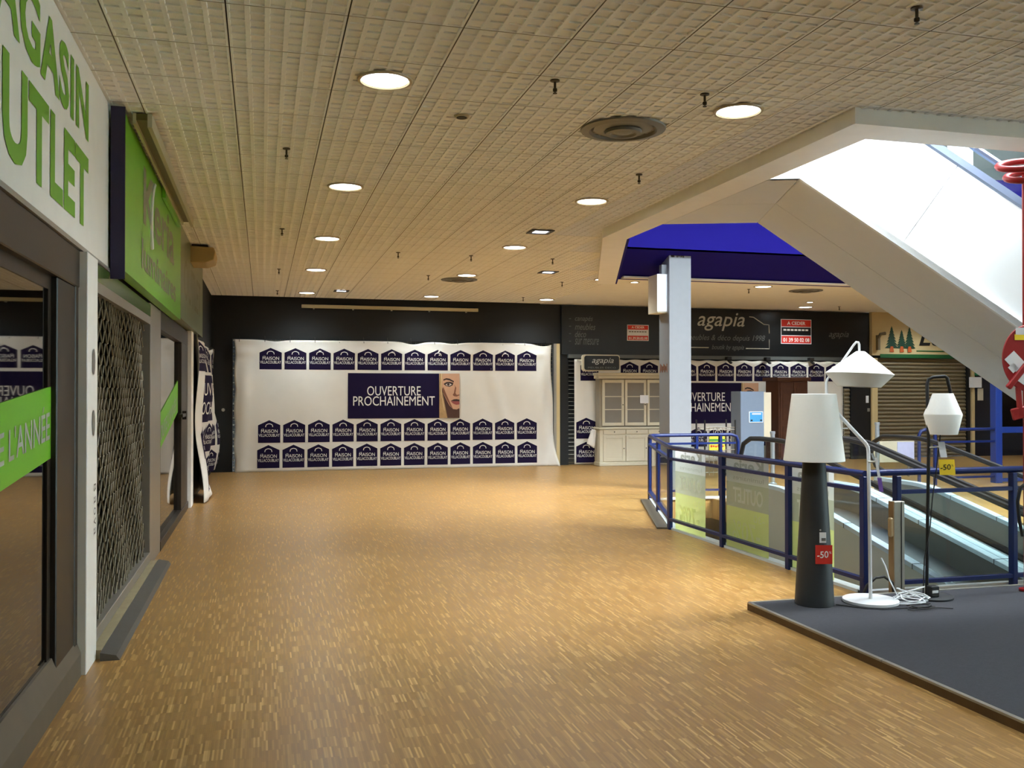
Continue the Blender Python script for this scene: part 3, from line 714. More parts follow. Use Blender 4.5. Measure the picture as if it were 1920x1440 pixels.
for k, x in enumerate((10.35, 11.35, 12.5)):
    t = thing('spotlight', ('black spotlight under the fascia nearest the column', 'black spotlight under the fascia between the other two', 'black spotlight under the fascia nearest the shuttered shop')[k], 'spotlight', (x, YF-.2, 2.33), 'spotlights under the black fascia')
    MB().box(x-.06, x+.06, YF-.24, YF-.12, 2.34, 2.42).build('head', M_rubber, t, bevel=.01); MB().bar((x, YF-.18, 2.34), (x+.03, YF-.26, 2.27), .06, .04).build('flap', M_rubber, t)
# cream dresser
cb = thing('dresser', 'cream painted glazed dresser standing before the black shop', 'cabinet', (7.9, 19.1, 0))
X0, X1, Y0, Y1 = 7.03, 8.80, 18.93, 19.28
MB().box(X0+.04, X1-.04, Y0+.03, Y1, .08, .80).build('base_cabinet', M_cream, cb, bevel=.004)
MB().box(X0+.02, X1-.02, Y0, Y1, 0, .08).build('plinth', M_cream, cb, bevel=.01)
MB().box(X0, X1, Y0-.02, Y1, .80, .84).build('counter_top', M_cream, cb, bevel=.006)
MB().box(X0+.06, X1-.06, Y0+.11, Y1, .84, 1.92).build('upper_carcass', mat('dim_cabinet_interior', (150, 140, 122), .7, .05, 6), cb)
b = MB(); b.box(X0+.02, X1-.02, Y0+.06, Y1, 1.90, 1.97); b.box(X0, X1, Y0+.04, Y1, 1.97, 2.03); b.build('cornice', M_cream, cb, bevel=.008)
M_dglass = mat('dull_cabinet_glass', (128, 122, 112), .3, .06, 6)
for k in range(3):
    a = X0+.12+k*.525; w = .50
    b = MB(); y = Y0+.08
    for (p, q, r, s_) in ((a, a+.055, .87, 1.88), (a+w-.055, a+w, .87, 1.88), (a+.055, a+w-.055, .87, .94), (a+.055, a+w-.055, 1.81, 1.88)): b.box(p, q, y-.015, y+.02, r, s_)
    d = b.build('glazed_door', M_cream, cb, bevel=.003)
    MB().box(a+.05, a+w-.05, y, y+.008, .93, 1.82).build('pane', M_dglass, d)
    bb = MB(); bb.box(a+.055, a+w-.055, y-.006, y+.003, 1.215, 1.235); bb.box(a+.055, a+w-.055, y-.006, y+.003, 1.50, 1.52); bb.build('glazing_bar', M_cream, d)
    MB().lathe([(0, .02), (.012, .015), (.012, 0)], n=8).build('knob', M_brass, d).matrix_basis = Matrix.Translation((a+w-.03, y-.02, 1.33)) @ Matrix.Rotation(pi/2, 4, 'X')
    b = MB(); y = Y0+.02
    for (p, q, r, s_) in ((a, a+.06, .10, .66), (a+w-.06, a+w, .10, .66), (a+.06, a+w-.06, .10, .16), (a+.06, a+w-.06, .60, .66)): b.box(p, q, y-.012, y+.012, r, s_)
    d = b.build('cupboard_door', M_cream, cb, bevel=.003)
    MB().box(a+.05, a+w-.05, y, y+.012, .15, .61).build('door_panel', M_cream, d)
    MB().lathe([(0, .02), (.012, .015), (.012, 0)], n=8).build('knob', M_brass, d).matrix_basis = Matrix.Translation((a+w-.03, y-.015, .38)) @ Matrix.Rotation(pi/2, 4, 'X')
    dr = MB().box(a, a+w, Y0+.005, Y0+.03, .69, .79).build('drawer', M_cream, cb, bevel=.003)
    MB().lathe([(0, .02), (.012, .015), (.012, 0)], n=8).build('knob', M_brass, dr).matrix_basis = Matrix.Translation((a+w/2, Y0+.005, .74)) @ Matrix.Rotation(pi/2, 4, 'X')
tag(MB().box(8.02, 8.22, Y0+.045, Y0+.052, 1.36, 1.54).build('notice', M_paper), 'small white paper notice taped to the dresser doors', 'paper')
# cloth hanging off dresser side
b = MB(); b.prism([(6.85, 19.15, .48), (7.0, 19.1, .38), (7.025, 19.05, .78), (6.95, 19.1, .80)], (0, .05, 0)); tag(b.build('folded_cloth', M_cloth, bevel=.01), 'folded white banner corner hanging at the side of the dresser', 'cloth')
# brown wardrobe
wr = thing('wardrobe', 'tall brown wooden wardrobe before the shop banner', 'wardrobe', (11.7, 18.8, 0))
MB().box(11.18, 11.92, 18.55, 19.1, .06, 1.88).build('carcass', M_wood, wr, bevel=.005); MB().box(11.12, 11.98, 18.5, 19.15, 1.86, 1.94).build('cornice', M_wood, wr, bevel=.01)
MB().box(11.15, 11.95, 18.52, 19.12, 0, .08).build('plinth', M_wood, wr, bevel=.01)
for a in (11.21, 11.56):
    d = MB().box(a, a+.33, 18.53, 18.55, .12, 1.82).build('door', M_wood, wr, bevel=.004)
    b = MB(); b.box(a+.06, a+.27, 18.52, 18.53, .25, .85); b.box(a+.06, a+.27, 18.52, 18.53, .98, 1.70); b.build('door_panel', M_wood, d, bevel=.003)

# ------------------------------------------------------------------ shuttered shop with fir trees on the far right
fs = thing('shop_sign', 'cream shop fascia with three painted fir trees and a green line', 'sign', (15.8, 19.35, 2.5))
YS = 19.35
MB().box(14.2, XR, YS, YS+.12, 2.50, H).build('sign_board', M_creamwall, fs)
MB().box(14.42, 18.2, YS-.02, YS, 2.44, 2.53).build('green_line', mat('grass_green', (24, 92, 44), .6, .1, 8), fs)
MB().box(15.45, 16.6, YS-.012, YS, 2.60, 2.625).build('green_line', bpy.data.materials['grass_green'], fs)
for k, (x, zt, w) in enumerate(((14.74, 3.21, .29), (15.02, 3.12, .24), (15.24, 3.2, .26))):
    P = []; nL = 7; zb = 2.69
    for i in range(nL):
        t0 = i/nL; t1 = (i+1)/nL; P += [(x+w*(t0*.9)*.36+.004, zt-(zt-zb)*t0), (x+w*.62*t1+.01, zt-(zt-zb)*t1-.015)]
    P = [(x, zt)]+P[1:]; Q = [(2*x-a, c) for a, c in P[1:]][::-1]
    y = YS-.012-.004*k
    MB().prism([(a, y, c) for a, c in P+Q], (0, .006, 0)).build('fir_tree_print', M_treegreen, fs)
    MB().prism([(x-.035, y-.004, 2.72), (x+.035, y-.004, 2.72), (x+.06, y-.004, 2.58), (x-.06, y-.004, 2.58)], (0, .003, 0)).build('trunk_print', M_trunk, fs)
text('lettering', 'Les', (15.52, YS-.008, 2.74), (1,0,0), (0,0,1), .95, .42, M_rubber, fs, shear=.3, bold=.02)
b = MB(); b.box(14.30, 14.36, YS-.09, YS, 2.62, 2.98); b.tube([(14.33, YS-.05, 2.9), (14.33, YS-.14, 3.0), (14.45, YS-.16, 3.02)], .04, 8); tag(b.build('wall_lamp', mat('dull_grey_plastic', (120, 108, 84), .5)), 'small grey wall lamp beside the painted fir trees', 'lamp')
sh_ = thing('roller_shutter', 'closed beige roller shutter below the fir tree sign', 'shutter', (15.6, 19.45, 0))
zs = .03; nslat = 26; hs_ = (2.44-.03)/nslat
slat = MB(); P = [(0, 0), (-.018, .02), (-.03, hs_*.45), (-.018, hs_-.02), (0, hs_-.006)]
slat.prism([(14.33, 0+a, c) for a, c in P]+[(14.33, .012, hs_-.006), (14.33, .012, 0)], (2.62, 0, 0))
SM = slat.mesh('slat', M_shutter)
for k in range(nslat):
    o = bpy.data.objects.new('slat', SM); COL.objects.link(o); o.parent = sh_; o.location = (0-15.6, 0, zs+k*hs_)
MB().box(16.95, 17.02, 19.36, 19.5, 0, 2.44).build('guide_rail', M_rubber, sh_)
tag(MB().box(14.17, 14.33, YS-.03, YS+.1, 0, 2.43).build('door_post', M_creamwall, bevel=.004), 'cream door post between dark doorway and roller shutter', 'post')
struct(MB().box(13.62, 14.17, YS+.02, YS+.1, 0, 2.44).build('door_1', mat('black_door', (18, 18, 20), .5, .1, 5)))
MB().box(14.03, 14.10, YS+.005, YS+.02, 1.35, 1.52).build('notice', M_paper, bpy.data.objects['door_1']); MB().box(14.07, 14.13, YS+.005, YS+.02, 1.14, 1.22).build('lock_plate', M_alu, bpy.data.objects['door_1'])
sd = thing('roller_shutter', 'narrow strip of roller shutter left of the dark doorway', 'shutter', (13.5, 19.42, 0))
S2 = MB().prism([(13.46, a, c) for a, c in P]+[(13.46, .012, hs_-.006), (13.46, .012, 0)], (.15, 0, 0)).mesh('slat', M_shutter)
for k in range(18):
    o = bpy.data.objects.new('slat', S2); COL.objects.link(o); o.parent = sd; o.location = (-13.5, 0, zs+k*hs_)
tag(MB().box(17.05, 17.13, YS-.03, YS+.05, 0, 2.43).build('door_post', M_creamwall, bevel=.004), 'cream post right of the roller shutter', 'post')
tag(MB().box(17.12, 17.48, YS-.06, YS-.03, 2.02, 2.34).build('exit_sign', mat('exit_green', (40, 128, 78), .5, .1, 10)), 'green emergency exit sign beside the roller shutter', 'sign')
tag(MB().box(16.93, 17.28, YS-.09, YS-.06, 1.72, 1.98).build('notice', M_paper), 'cream notice on the post beside the roller shutter', 'notice')
tag(MB().box(17.2, 17.36, YS-.05, YS-.035, 1.4, 1.70).build('notice', M_cream), 'narrow cream notice right of the shutter post', 'notice')
struct(MB().box(17.13, XR, YS+.15, YS+.2, 0, 2.5).build('door_2', mat('dark_blue_glass_front', (24, 28, 44), .12, .2, 2)))

# ------------------------------------------------------------------ column with box
cl = thing('column', 'square white column with a worn top beneath the blue soffit', 'column', (6.58, 14.1, 0))
CX0, CX1, CY0, CY1 = 6.386, 6.775, 13.9, 14.3
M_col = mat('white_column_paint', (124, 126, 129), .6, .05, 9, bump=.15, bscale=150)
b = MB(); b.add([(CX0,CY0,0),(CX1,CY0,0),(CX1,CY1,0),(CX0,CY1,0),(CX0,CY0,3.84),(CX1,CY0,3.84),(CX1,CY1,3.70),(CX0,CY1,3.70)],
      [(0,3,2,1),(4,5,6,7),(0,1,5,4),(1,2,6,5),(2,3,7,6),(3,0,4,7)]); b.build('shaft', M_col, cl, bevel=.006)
b = MB()
for k in range(9): x = CX0+.02+random.random()*.33; b.box(x, x+.03, CY0-.003, CY0+.002, 3.80+random.random()*.02, 3.836)
stuff(b.build('chipped_paint', M_dark, cl))
b = MB()
for k in range(7): b.bar((CX0-.004, CY1-.05-k*.045, 1.93+.03*(k%2)), (CX0-.004, CY1-.07-k*.04, 2.07-.02*(k%3)), .003, .014, (1,0,0))
stuff(b.build('scribble', mat('rust_marker', (150, 96, 64), .6), cl))
cx = thing('box_luminaire', 'cream and white box fixed to the left side of the column', 'fixture', (6.3, 14.05, 2.92))
MB().box(6.215, CX0-.0, 13.98, 14.36, 2.90, 3.53).build('housing', M_cream, cx, bevel=.004)
MB().box(6.205, CX0-.005, 13.965, 13.98, 2.92, 3.53).build('front_panel', M_panelwhite, cx)
MB().box(6.30, CX0, 14.0, 14.1, 3.53, 3.69).build('stem', M_col, cx)
# kiosk, bollards, board, wire stand
kk = thing('kiosk', 'tall grey-blue metal cabinet with a blue sticker near the column', 'kiosk', (9.45, 16.75, 0))
MB().box(9.16, 9.68, 16.6, 17.0, 0, 1.62).build('housing', M_kiosk, kk, bevel=.008)
MB().box(9.10, 9.70, 16.58, 17.02, 0, .06).build('plinth', M_charcoal, kk)
MB().box(9.68, 9.86, 16.64, 17.0, .65, 1.60).build('side_panel', M_cream, kk)
st = MB().box(9.34, 9.65, 16.590, 16.598, 1.0, 1.22).build('sticker', M_paper, kk); MB().box(9.355, 9.635, 16.583, 16.589, 1.015, 1.205).build('sticker_print', M_bluesticker, st)
MB().box(9.40, 9.60, 16.578, 16.582, 1.16, 1.185).build('white_stripe', M_lettering, st)
for k in (9.39, 9.6): MB().box(k-.02, k+.02, 16.578, 16.582, 1.03, 1.06).build('pictogram', M_rubber, st)
def bollard(x, y, h, lab):
    t = thing('bollard', lab, 'bollard', (x, y, 0))
    MB().lathe([(.038, .02), (.038, h-.05)], (x, y, 0), 16).build('tube', M_steel, t); MB().lathe([(.044, h-.05), (.048, h-.03), (.044, h), (0, h)], (x, y, 0), 16).build('cap', M_steel, t); MB().lathe([(.07, 0), (.07, .015), (.04, .03)], (x, y, 0), 16).build('foot', M_steel, t)
bollard(8.62, 14.5, .92, 'steel bollard between blue railing and brown wardrobe'); bollard(10.74, 14.5, 1.06, 'slim steel post in front of the roller shutter')
ab = thing('notice_board', 'low white notice board with two sheets behind the moving walkway', 'board', (11.5, 15.1, 0))
MB().box(11.1, 12.0, 15.1, 15.13, .28, .68).build('board', M_cream, ab); MB().box(11.62, 11.99, 15.09, 15.10, .30, .66).build('sheet', mat('lilac_paper', (196, 196, 226), .6), ab)
for x in (11.2, 11.9): MB().bar((x, 15.14, 0), (x, 15.14, .5), .03, .03).build('leg', M_alu, ab)
ws = thing('wire_stand', 'wire display stand with yellow red-lettered placard behind the railing', 'display stand', (8.3, 15.9, 0))
b = MB()
for k in range(8): x = 8.0+k*.09; b.tube([(x, 15.85, .05), (x, 15.85, .95)], .008, 4)
for k in range(7): z = .1+k*.14; b.tube([(8.0, 15.85, z), (8.63, 15.85, z)], .008, 4)
for k in range(4): b.tube([(8.0, 15.85+k*.12, .9), (8.63, 15.85+k*.12, .9)], .008, 4)
stuff(b.build('wire_mesh', M_alu, ws))
for x in (8.0, 8.63):
    for y in (15.85, 16.2): MB().tube([(x, y, 0), (x, y, 1.08)], .016, 6).build('upright', M_rubber, ws)
pl_ = MB().box(8.08, 8.40, 15.82, 15.835, .52, .80).build('placard', mat('lemon_card', (240, 224, 60), .5), ws)
MB().box(8.08, 8.40, 15.815, 15.819, .68, .73).build('green_stripe', mat('leaf_green_print', (70, 130, 40), .5), pl_)
for k in range(6): MB().box(8.10+k*.048, 8.135+k*.048, 15.814, 15.818, .57+.008*(k%2), .615-.006*(k%3)).build('red_print', M_redpaper, pl_)
# ------------------------------------------------------------------ blue railing round the void
ZT, ZM, ZL = .955, .828, .12
def flatbar(b, a, c, z, w=.045, h=.03): return b.bar((a[0], a[1], z), (c[0], c[1], z), w, h)
rl = thing('railing', 'blue steel railing with glass panels along the near side of the void', 'railing', (4.6, 8.2, 0))
c0, c1, c2, c3 = (4.6, 6.36), (4.6, 10.0), (5.58, 12.86), (7.05, 12.86)
b = MB(); b.tube([(4.6, 6.36, ZT), (4.6, 9.9, ZT), (4.64, 10.1, ZT), (5.53, 12.72, ZT), (5.63, 12.84, ZT), (5.75, 12.86, ZT), (6.93, 12.86, ZT), (7.02, 12.86, ZT-.03), (7.05, 12.86, ZT-.11), (7.05, 12.86, .02)], .027, 10); b.build('hand_rail', M_blue, rl)
for nm, z, w, h in (('middle_rail', ZM, .05, .03), ('bottom_rail', ZL, .05, .03)):
    for p, q in ((c0, c1), (c1, c2), (c2, (7.0, 12.86))):
        flatbar(MB(), p, q, z, w, h).build(nm, M_blue, rl)
for (x, y) in ((4.6, 10.0), (4.66, 10.14), (4.6, 8.72), (4.6, 7.47), (4.6, 6.38), (5.12, 11.5), (5.58, 12.84), (6.35, 12.86), (6.75, 12.86)):
    MB().box(x-.022, x+.022, y-.03, y+.03, 0, ZT-.02).build('post', M_blue, rl, bevel=.004)
for p, q in (((4.6, 9.96), (4.6, 8.76)), ((4.6, 8.68), (4.6, 7.51)), ((4.6, 7.43), (4.6, 6.44)), ((4.67, 10.2), (5.56, 12.78)), ((5.64, 12.86), (6.3, 12.86)), ((6.4, 12.86), (6.7, 12.86))):
    MB().bar((p[0]+.005, p[1], (ZM+.02)/2), (q[0]+.005, q[1], (ZM+.02)/2), .008, ZM-.02).build('glass_panel', M_railglass, rl)
# white kerb on the edge of the void
kb = MB()
for p, q in (((4.65, 6.42), (4.65, 10.02)), ((4.65, 10.02), (5.61, 12.8)), ((5.6, 12.8), (7.0, 12.8))): kb.bar((p[0], p[1], .012), (q[0], q[1], .012), .10, .025)
struct(kb.build('trim_kerb', mat('white_metal_kerb', (206, 212, 214), .35, .05, 20)))
b = MB(); b.bar((4.52, 10.05, .012), (5.46, 12.75, .012), .12, .02); struct(b.build('trim_floor_strip', M_sill))
# near railing on the short side, behind the platform
r2 = thing('railing', 'blue steel railing behind the floor lamps on the charcoal platform', 'railing', (5.6, 6.36, 0))
MB().tube([(4.635, 6.36, ZT+.005), (4.8, 6.36, ZT+.008), (7.3, 6.36, ZT+.008)], .027, 10).build('hand_rail', M_blue, r2)
for nm, z in (('middle_rail', .806), ('bottom_rail', .085)): flatbar(MB(), (4.90, 6.36), (7.3, 6.36), z).build(nm, M_blue, r2)
for x in (4.89, 6.01, 7.13): MB().box(x-.022, x+.022, 6.33, 6.39, 0, ZT-.02).build('post', M_blue, r2, bevel=.004)
for x in (4.93, 6.05): MB().box(x, x+1.04, 6.366, 6.374, .03, .80).build('glass_panel', M_railglass, r2)
struct(MB().box(4.6, 9.1, 6.40, 6.46, -.3, .02).build('trim_kerb_near', bpy.data.materials['white_metal_kerb']))
gp = thing('gate_post', 'low grey and tan post with a latch at the railing corner', 'post', (4.80, 6.28, 0))
MB().box(4.765, 4.772, 6.24, 6.30, .0, .745).build('wood_face', mat('tan_wood', (150, 118, 78), .6, .12, 12), gp); MB().box(4.772, 4.868, 6.24, 6.30, 0, .745).build('metal_body', M_alu, gp, bevel=.003)
MB().box(4.835, 4.840, 6.236, 6.24, 0, .745).build('groove', M_rubber, gp)
b = MB(); b.box(4.735, 4.765, 6.235, 6.275, .47, .62); b.build('latch', mat('beige_latch', (176, 150, 108), .5), gp, bevel=.008)
# mirrored posters hung inside the glass
def scrim(name, col, fac=.65):
    m = mat(name, col, .7, .04, 6); n = m.node_tree; nd = n.nodes; pb = nd['Principled BSDF']
    tl = nd.new('ShaderNodeBsdfTranslucent'); mx = nd.new('ShaderNodeMixShader'); mx.inputs[0].default_value = fac; tl.inputs[0].default_value = L(col)+(1,)
    n.links.new(pb.outputs[0], mx.inputs[1]); n.links.new(tl.outputs[0], mx.inputs[2]); n.links.new(mx.outputs[0], nd['Material Output'].inputs[0]); return m
M_scrim = scrim('white_poster_back', (246, 246, 240)); M_lime = scrim('lime_poster_back', (242, 248, 160)); M_greyband = scrim('grey_green_poster_band', (206, 210, 186)); M_ghost = scrim('ghost_lettering', (206, 208, 196)); M_limetext = scrim('pale_lime_lettering', (244, 246, 196))
for k, (ya, yb) in enumerate(((9.93, 9.17), (8.70, 7.87), (7.50, 6.83))):
    t = thing('poster', ('mirrored outlet poster behind the glass panel nearest the railing corner', 'mirrored outlet poster behind the middle glass panel', 'mirrored outlet poster behind the dark lamp')[k], 'poster', (4.63, (ya+yb)/2, 0), 'outlet posters on the railing')
    xx = 4.635; w = ya-yb
    MB().add([(xx, yb, .69), (xx, ya, .69), (xx, ya, .95), (xx, yb, .95)], [(0, 1, 2, 3)]).build('white_field', M_scrim, t)
    MB().add([(xx, yb, .44), (xx, ya, .44), (xx, ya, .69), (xx, yb, .69)], [(0, 1, 2, 3)]).build('grey_band', M_greyband, t)
    MB().add([(xx, yb, .01), (xx, ya, .01), (xx, ya, .44), (xx, yb, .44)], [(0, 1, 2, 3)]).build('lime_field', M_lime, t)
    text('lettering', 'Keria', (xx-.005, yb+.10*w, .80), (0, 1, 0), (0, 0, 1), .72*w, .13, M_ghost, t, bold=.03)
    text('lettering', 'luminaires', (xx-.005, yb+.10*w, .72), (0, 1, 0), (0, 0, 1), .72*w, .045, M_ghost, t)
    text('lettering', 'OUTLET', (xx-.005, yb+.12*w, .49), (0, 1, 0), (0, 0, 1), .7*w, .155, M_scrim, t, bold=.02)
    text('lettering', '-30', (xx-.005, yb+.08*w, .33), (0, 1, 0), (0, 0, 1), .25*w, .07, M_limetext, t)
    text('lettering', '-70%', (xx-.005, yb+.18*w, .11), (0, 1, 0), (0, 0, 1), .66*w, .2, M_limetext, t, bold=.02)

# ------------------------------------------------------------------ inclined moving walkways going down towards the viewer
YK, SL = 10.9, .222
def wz(y): return 0 if y >= YK else -(YK-y)*SL
def prof(y0=4.6, y1=12.0):
    ys = [y1, 11.6, 11.2]+[YK+.25, YK+.1, YK-.1, YK-.3]+[10.2, 9, 8, 7, 6, y0]
    def s(y):
        if y > YK+.3: return 0
        if y > YK-.3: t = (YK+.3-y)/.6; return -SL*.3*t*t
        return -(YK-y)*SL
    return [(y, s(y)) for y in ys]
M_band = mat('grey_rubber_pallets', (74, 80, 84), .6, .15, 30, bump=.4, bscale=200)
M_deck = mat('pale_blue_steel_deck', (186, 206, 220), .35, .05, 20, metal=.35)
M_skirt = mat('pale_grey_cladding', (176, 178, 168), .6, .04, 4); M_inner = mat('dark_grey_skirting', (78, 80, 76), .5, .08, 6)
def walkway(xa, xb, label):
    t = thing('moving_walkway', label, 'walkway', ((xa+xb)/2, 12.0, 0))
    P = prof()
    for sd_, x, nm in ((-1, xa, 'near'), (1, xb, 'far')):
        dk = MB()
        for i in range(len(P)-1):
            (ya, za), (yb, zb) = P[i], P[i+1]
            dk.add([(x-.055, ya, za+.29), (x+.055, ya, za+.29), (x+.055, ya, za+.34), (x-.055, ya, za+.34), (x-.055, yb, zb+.29), (x+.055, yb, zb+.29), (x+.055, yb, zb+.34), (x-.055, yb, zb+.34)],
                   [(0,1,5,4),(2,3,7,6),(1,2,6,5),(3,0,4,7)])
        dk.build('deck', M_deck, t)
        sk = MB()
        for i in range(len(P)-1):
            (ya, za), (yb, zb) = P[i], P[i+1]
            for xs_ in (x-.05, x+.05):
                sk.add([(xs_, ya, za-1.2), (xs_, ya, za+.29), (xs_, yb, zb+.29), (xs_, yb, zb-1.2)], [(0,1,2,3)])
        sk.build('skirt_cladding', M_skirt if (sd_ < 0 and xa < 7) else M_inner, t)
        gl = MB()
        for i in range(len(P)-1):
            (ya, za), (yb, zb) = P[i], P[i+1]
            gl.add([(x, ya, za+.34), (x, ya, za+.93), (x, yb, zb+.93), (x, yb, zb+.34)], [(0,1,2,3)])
        gl.build('balustrade_glass', M_railglass, t)
        path = [(x, 11.75, .40), (x, 12.02, .50), (x, 12.14, .68), (x, 12.06, .86), (x, 11.86, .945)]+[(x, y, z+.955) for y, z in P[1:]]
        MB().tube(path, .034, 8).build('hand_rail', M_rubber, t)
        for y in (10.4, 9.6, 8.4, 7.3):
            MB().box(x-.058, x+.058, y-.004, y+.004, wz(y)+.285, wz(y)+.343).build('deck_joint', M_charcoal, t)
    bd = MB()
    for i in range(len(P)-1):
        (ya, za), (yb, zb) = P[i], P[i+1]
        bd.add([(xa+.05, ya, za+.0), (xb-.05, ya, za+.0), (xb-.05, yb, zb+.0), (xa+.05, yb, zb+.0)], [(0,1,2,3)])
    bd.build('pallet_band', M_band, t)
    return t
walkway(6.70, 7.74, 'near moving walkway sloping down towards the lamps behind the railing')
walkway(7.86, 8.88, 'far moving walkway sloping down beside the blue door frame')

# ------------------------------------------------------------------ double escalator coming down from the upper floor
eV = Vector((.9391, -.3436, 0)); nV = Vector((.3436, .9391, 0))
E0, N0, N1, NM = 1.7603, 8.127, 10.212, 9.20
def en(e, n, z): return eV*e+nV*n+Vector((0, 0, z))
SLP, LEN = .72, 4.72
es = thing('escalator', 'white clad double escalator crossing the void down to the right', 'escalator', tuple(en(E0+LEN, 9.1, 0)))
ZA = Z_RIM
def eL(n): return (4.215-.3436*n)/.9391        # where the landing meets the frame of the opening
def slab(e0, z0, e1, z1, n0, n1, th):
    return [en(e0, n0, z0), en(e1, n0, z1), en(e1, n1, z1), en(e0, n1, z0)], (0, 0, th)
for n0, n1 in ((N0, NM-.004), (NM+.004, N1)):
    p = [en(eL(n0), n0, ZA), en(E0-.004, n0, ZA), en(E0-.004, n1, ZA), en(eL(n1), n1, ZA)]; MB().prism(p, (0, 0, .06)).build('landing_soffit_panel', M_soffit, es)
    p, o_ = slab(E0+.004, ZA, E0+LEN, ZA-SLP*LEN, n0, n1, .06); MB().prism(p, o_).build('soffit_panel', M_soffit, es)
HP = .99
def side(n, flip):
    # panels with joints square to the slope
    ks = [0.0, .86, 2.12, 3.4, LEN]
    sk_ = HP*SLP/(1+SLP*SLP)     # shear of a joint drawn square to the slope
    n2 = n+(.05 if not flip else -.05)
    th = nV*(.03 if not flip else -.03)
    pts = [en(eL(n2), n2, ZA+.05), en(E0, n2, ZA+.05), en(E0+sk_+.02, n2, ZA+.05+(-SLP*(sk_+.02))+HP), en(E0-.0, n2, ZA+1.05), en(eL(n2), n2, ZA+1.05)]
    q0 = en(E0, n2, ZA+.05)
    def low(k): return en(E0+k, n2, ZA+.05-SLP*k)
    def top(k): kk_ = k+sk_*.98; return en(E0+kk_, n2, ZA+.05-SLP*kk_+HP)
    MB().prism([en(eL(n2), n2, ZA+.05), low(0), top(0), en(E0+.1, n2, ZA+HP+.05), en(eL(n2), n2, ZA+HP+.05)], th).build('side_panel', M_panelwhite, es)
    for a, c in zip(ks[:-1], ks[1:]): MB().prism([low(a+.003), low(c-.003), top(c-.003), top(a+.003)], th).build('side_panel', M_panelwhite, es)
side(N0, False); side(N1, True)
b = MB(); b.prism([en(eL(N0), N0, ZA+.0), en(E0, N0, ZA+.0), en(E0+LEN, N0, ZA-SLP*LEN), en(E0+LEN, N0, ZA-SLP*LEN+.065), en(E0, N0, ZA+.065), en(eL(N0), N0, ZA+.065)], nV*.05); b.build('bottom_ledge', M_panelwhite, es)
def line(n, dz, r, nm, m):
    MB().tube([en(E0+.2, n, ZA+HP+.05+dz), en(E0+LEN+.4, n, ZA+HP+.05+dz-SLP*(LEN+.2))], r, 8).build(nm, m, es)
M_bluegrey = mat('blue_grey_trim', (120, 132, 156), .35, .05, 20, metal=.3)
for n in (N0+.08, N1-.08):
    MB().prism([en(E0+.1, n-.04, ZA+HP), en(E0+LEN+.3, n-.04, ZA+HP-SLP*(LEN+.2)), en(E0+LEN+.3, n+.10, ZA+HP-SLP*(LEN+.2)), en(E0+.1, n+.10, ZA+HP)], (0, 0, .07)).build('top_deck', M_bluegrey, es)
    line(n+.02, .14, .03, 'skirt_tube', M_bluegrey)
    MB().prism([en(E0+.1, n, ZA+HP+.07), en(E0+LEN+.3, n, ZA+HP+.07-SLP*(LEN+.2)), en(E0+LEN+.3, n, ZA+HP+.72-SLP*(LEN+.2)), en(E0+.1, n, ZA+HP+.72)], nV*.01).build('balustrade_glass', M_railglass, es)
    line(n, .72, .038, 'hand_rail', M_rubber)
line(NM, .10, .04, 'centre_deck', M_bluegrey)
MB().prism([en(E0-.2, N0+.12, ZA+.6), en(E0+.3, N0+.12, ZA+.6), en(E0+LEN, N0+.12, ZA+.35-SLP*LEN), en(E0+LEN, N0+.12, ZA+.30-SLP*LEN), en(E0-.2, N0+.12, ZA+.5)], nV*(N1-N0-.24)).build('step_band', M_band, es)

# ------------------------------------------------------------------ charcoal platform and the three lamps
ZP = .055
pf = thing('platform', 'low charcoal carpeted platform with metal edging under the lamps', 'platform', (5.4, 4.6, 0))
MB().box(3.45, 7.2, 2.4, 6.16, 0, ZP-.006).build('board', mat('brown_platform_edge', (96, 70, 40), .6, .2, 20), pf)
MB().box(3.47, 7.2, 2.4, 6.14, ZP-.006, ZP).build('carpet', M_carpet, pf)
for (a, c) in (((3.46, 2.4), (3.46, 4.62)), ((3.46, 4.63), (3.46, 6.15)), ((3.46, 6.15), (7.2, 6.15))):
    MB().bar((a[0], a[1], ZP-.002), (c[0], c[1], ZP-.002), .028, .012).build('edge_trim', M_alu, pf)
R0 = Vector((cos(YAW), -sin(YAW), 0))
def fp(c, u, z, f=0.): q = Vector((c[0], c[1], 0))+R0*u+Vector((sin(YAW), cos(YAW), 0))*f; return (q.x, q.y, z)
# lamp 1: dark cone with white shade
C1 = (3.90, 5.99)
l1 = thing('floor_lamp', 'floor lamp with charcoal cone base and tall white shade', 'lamp', (C1[0], C1[1], ZP))
MB().lathe([(.136, 0), (.140, .004), (.139, .02), (.081, 1.10-ZP), (0, 1.10-ZP)], (C1[0], C1[1], ZP), 48).build('base', M_charcoal, l1)
MB().lathe([(.214, 1.10), (.217, 1.103), (.157, 1.588), (.154, 1.59), (.1535, 1.586), (.2125, 1.106), (.213, 1.10)], (C1[0], C1[1], 0), 56).build('shade', M_lampwhite, l1)
MB().lathe([(.07, 1.09), (.07, 1.15), (0, 1.15)], (C1[0], C1[1], 0), 20).build('lamp_holder', M_charcoal, l1)
MB().lathe([(0, .004), (.006, .003), (.008, 0)], n=8).build('stud', M_alu, l1).matrix_basis = Matrix.Translation(fp(C1, .005, .61, -.118)) @ Matrix.Rotation(pi/2, 4, 'X')
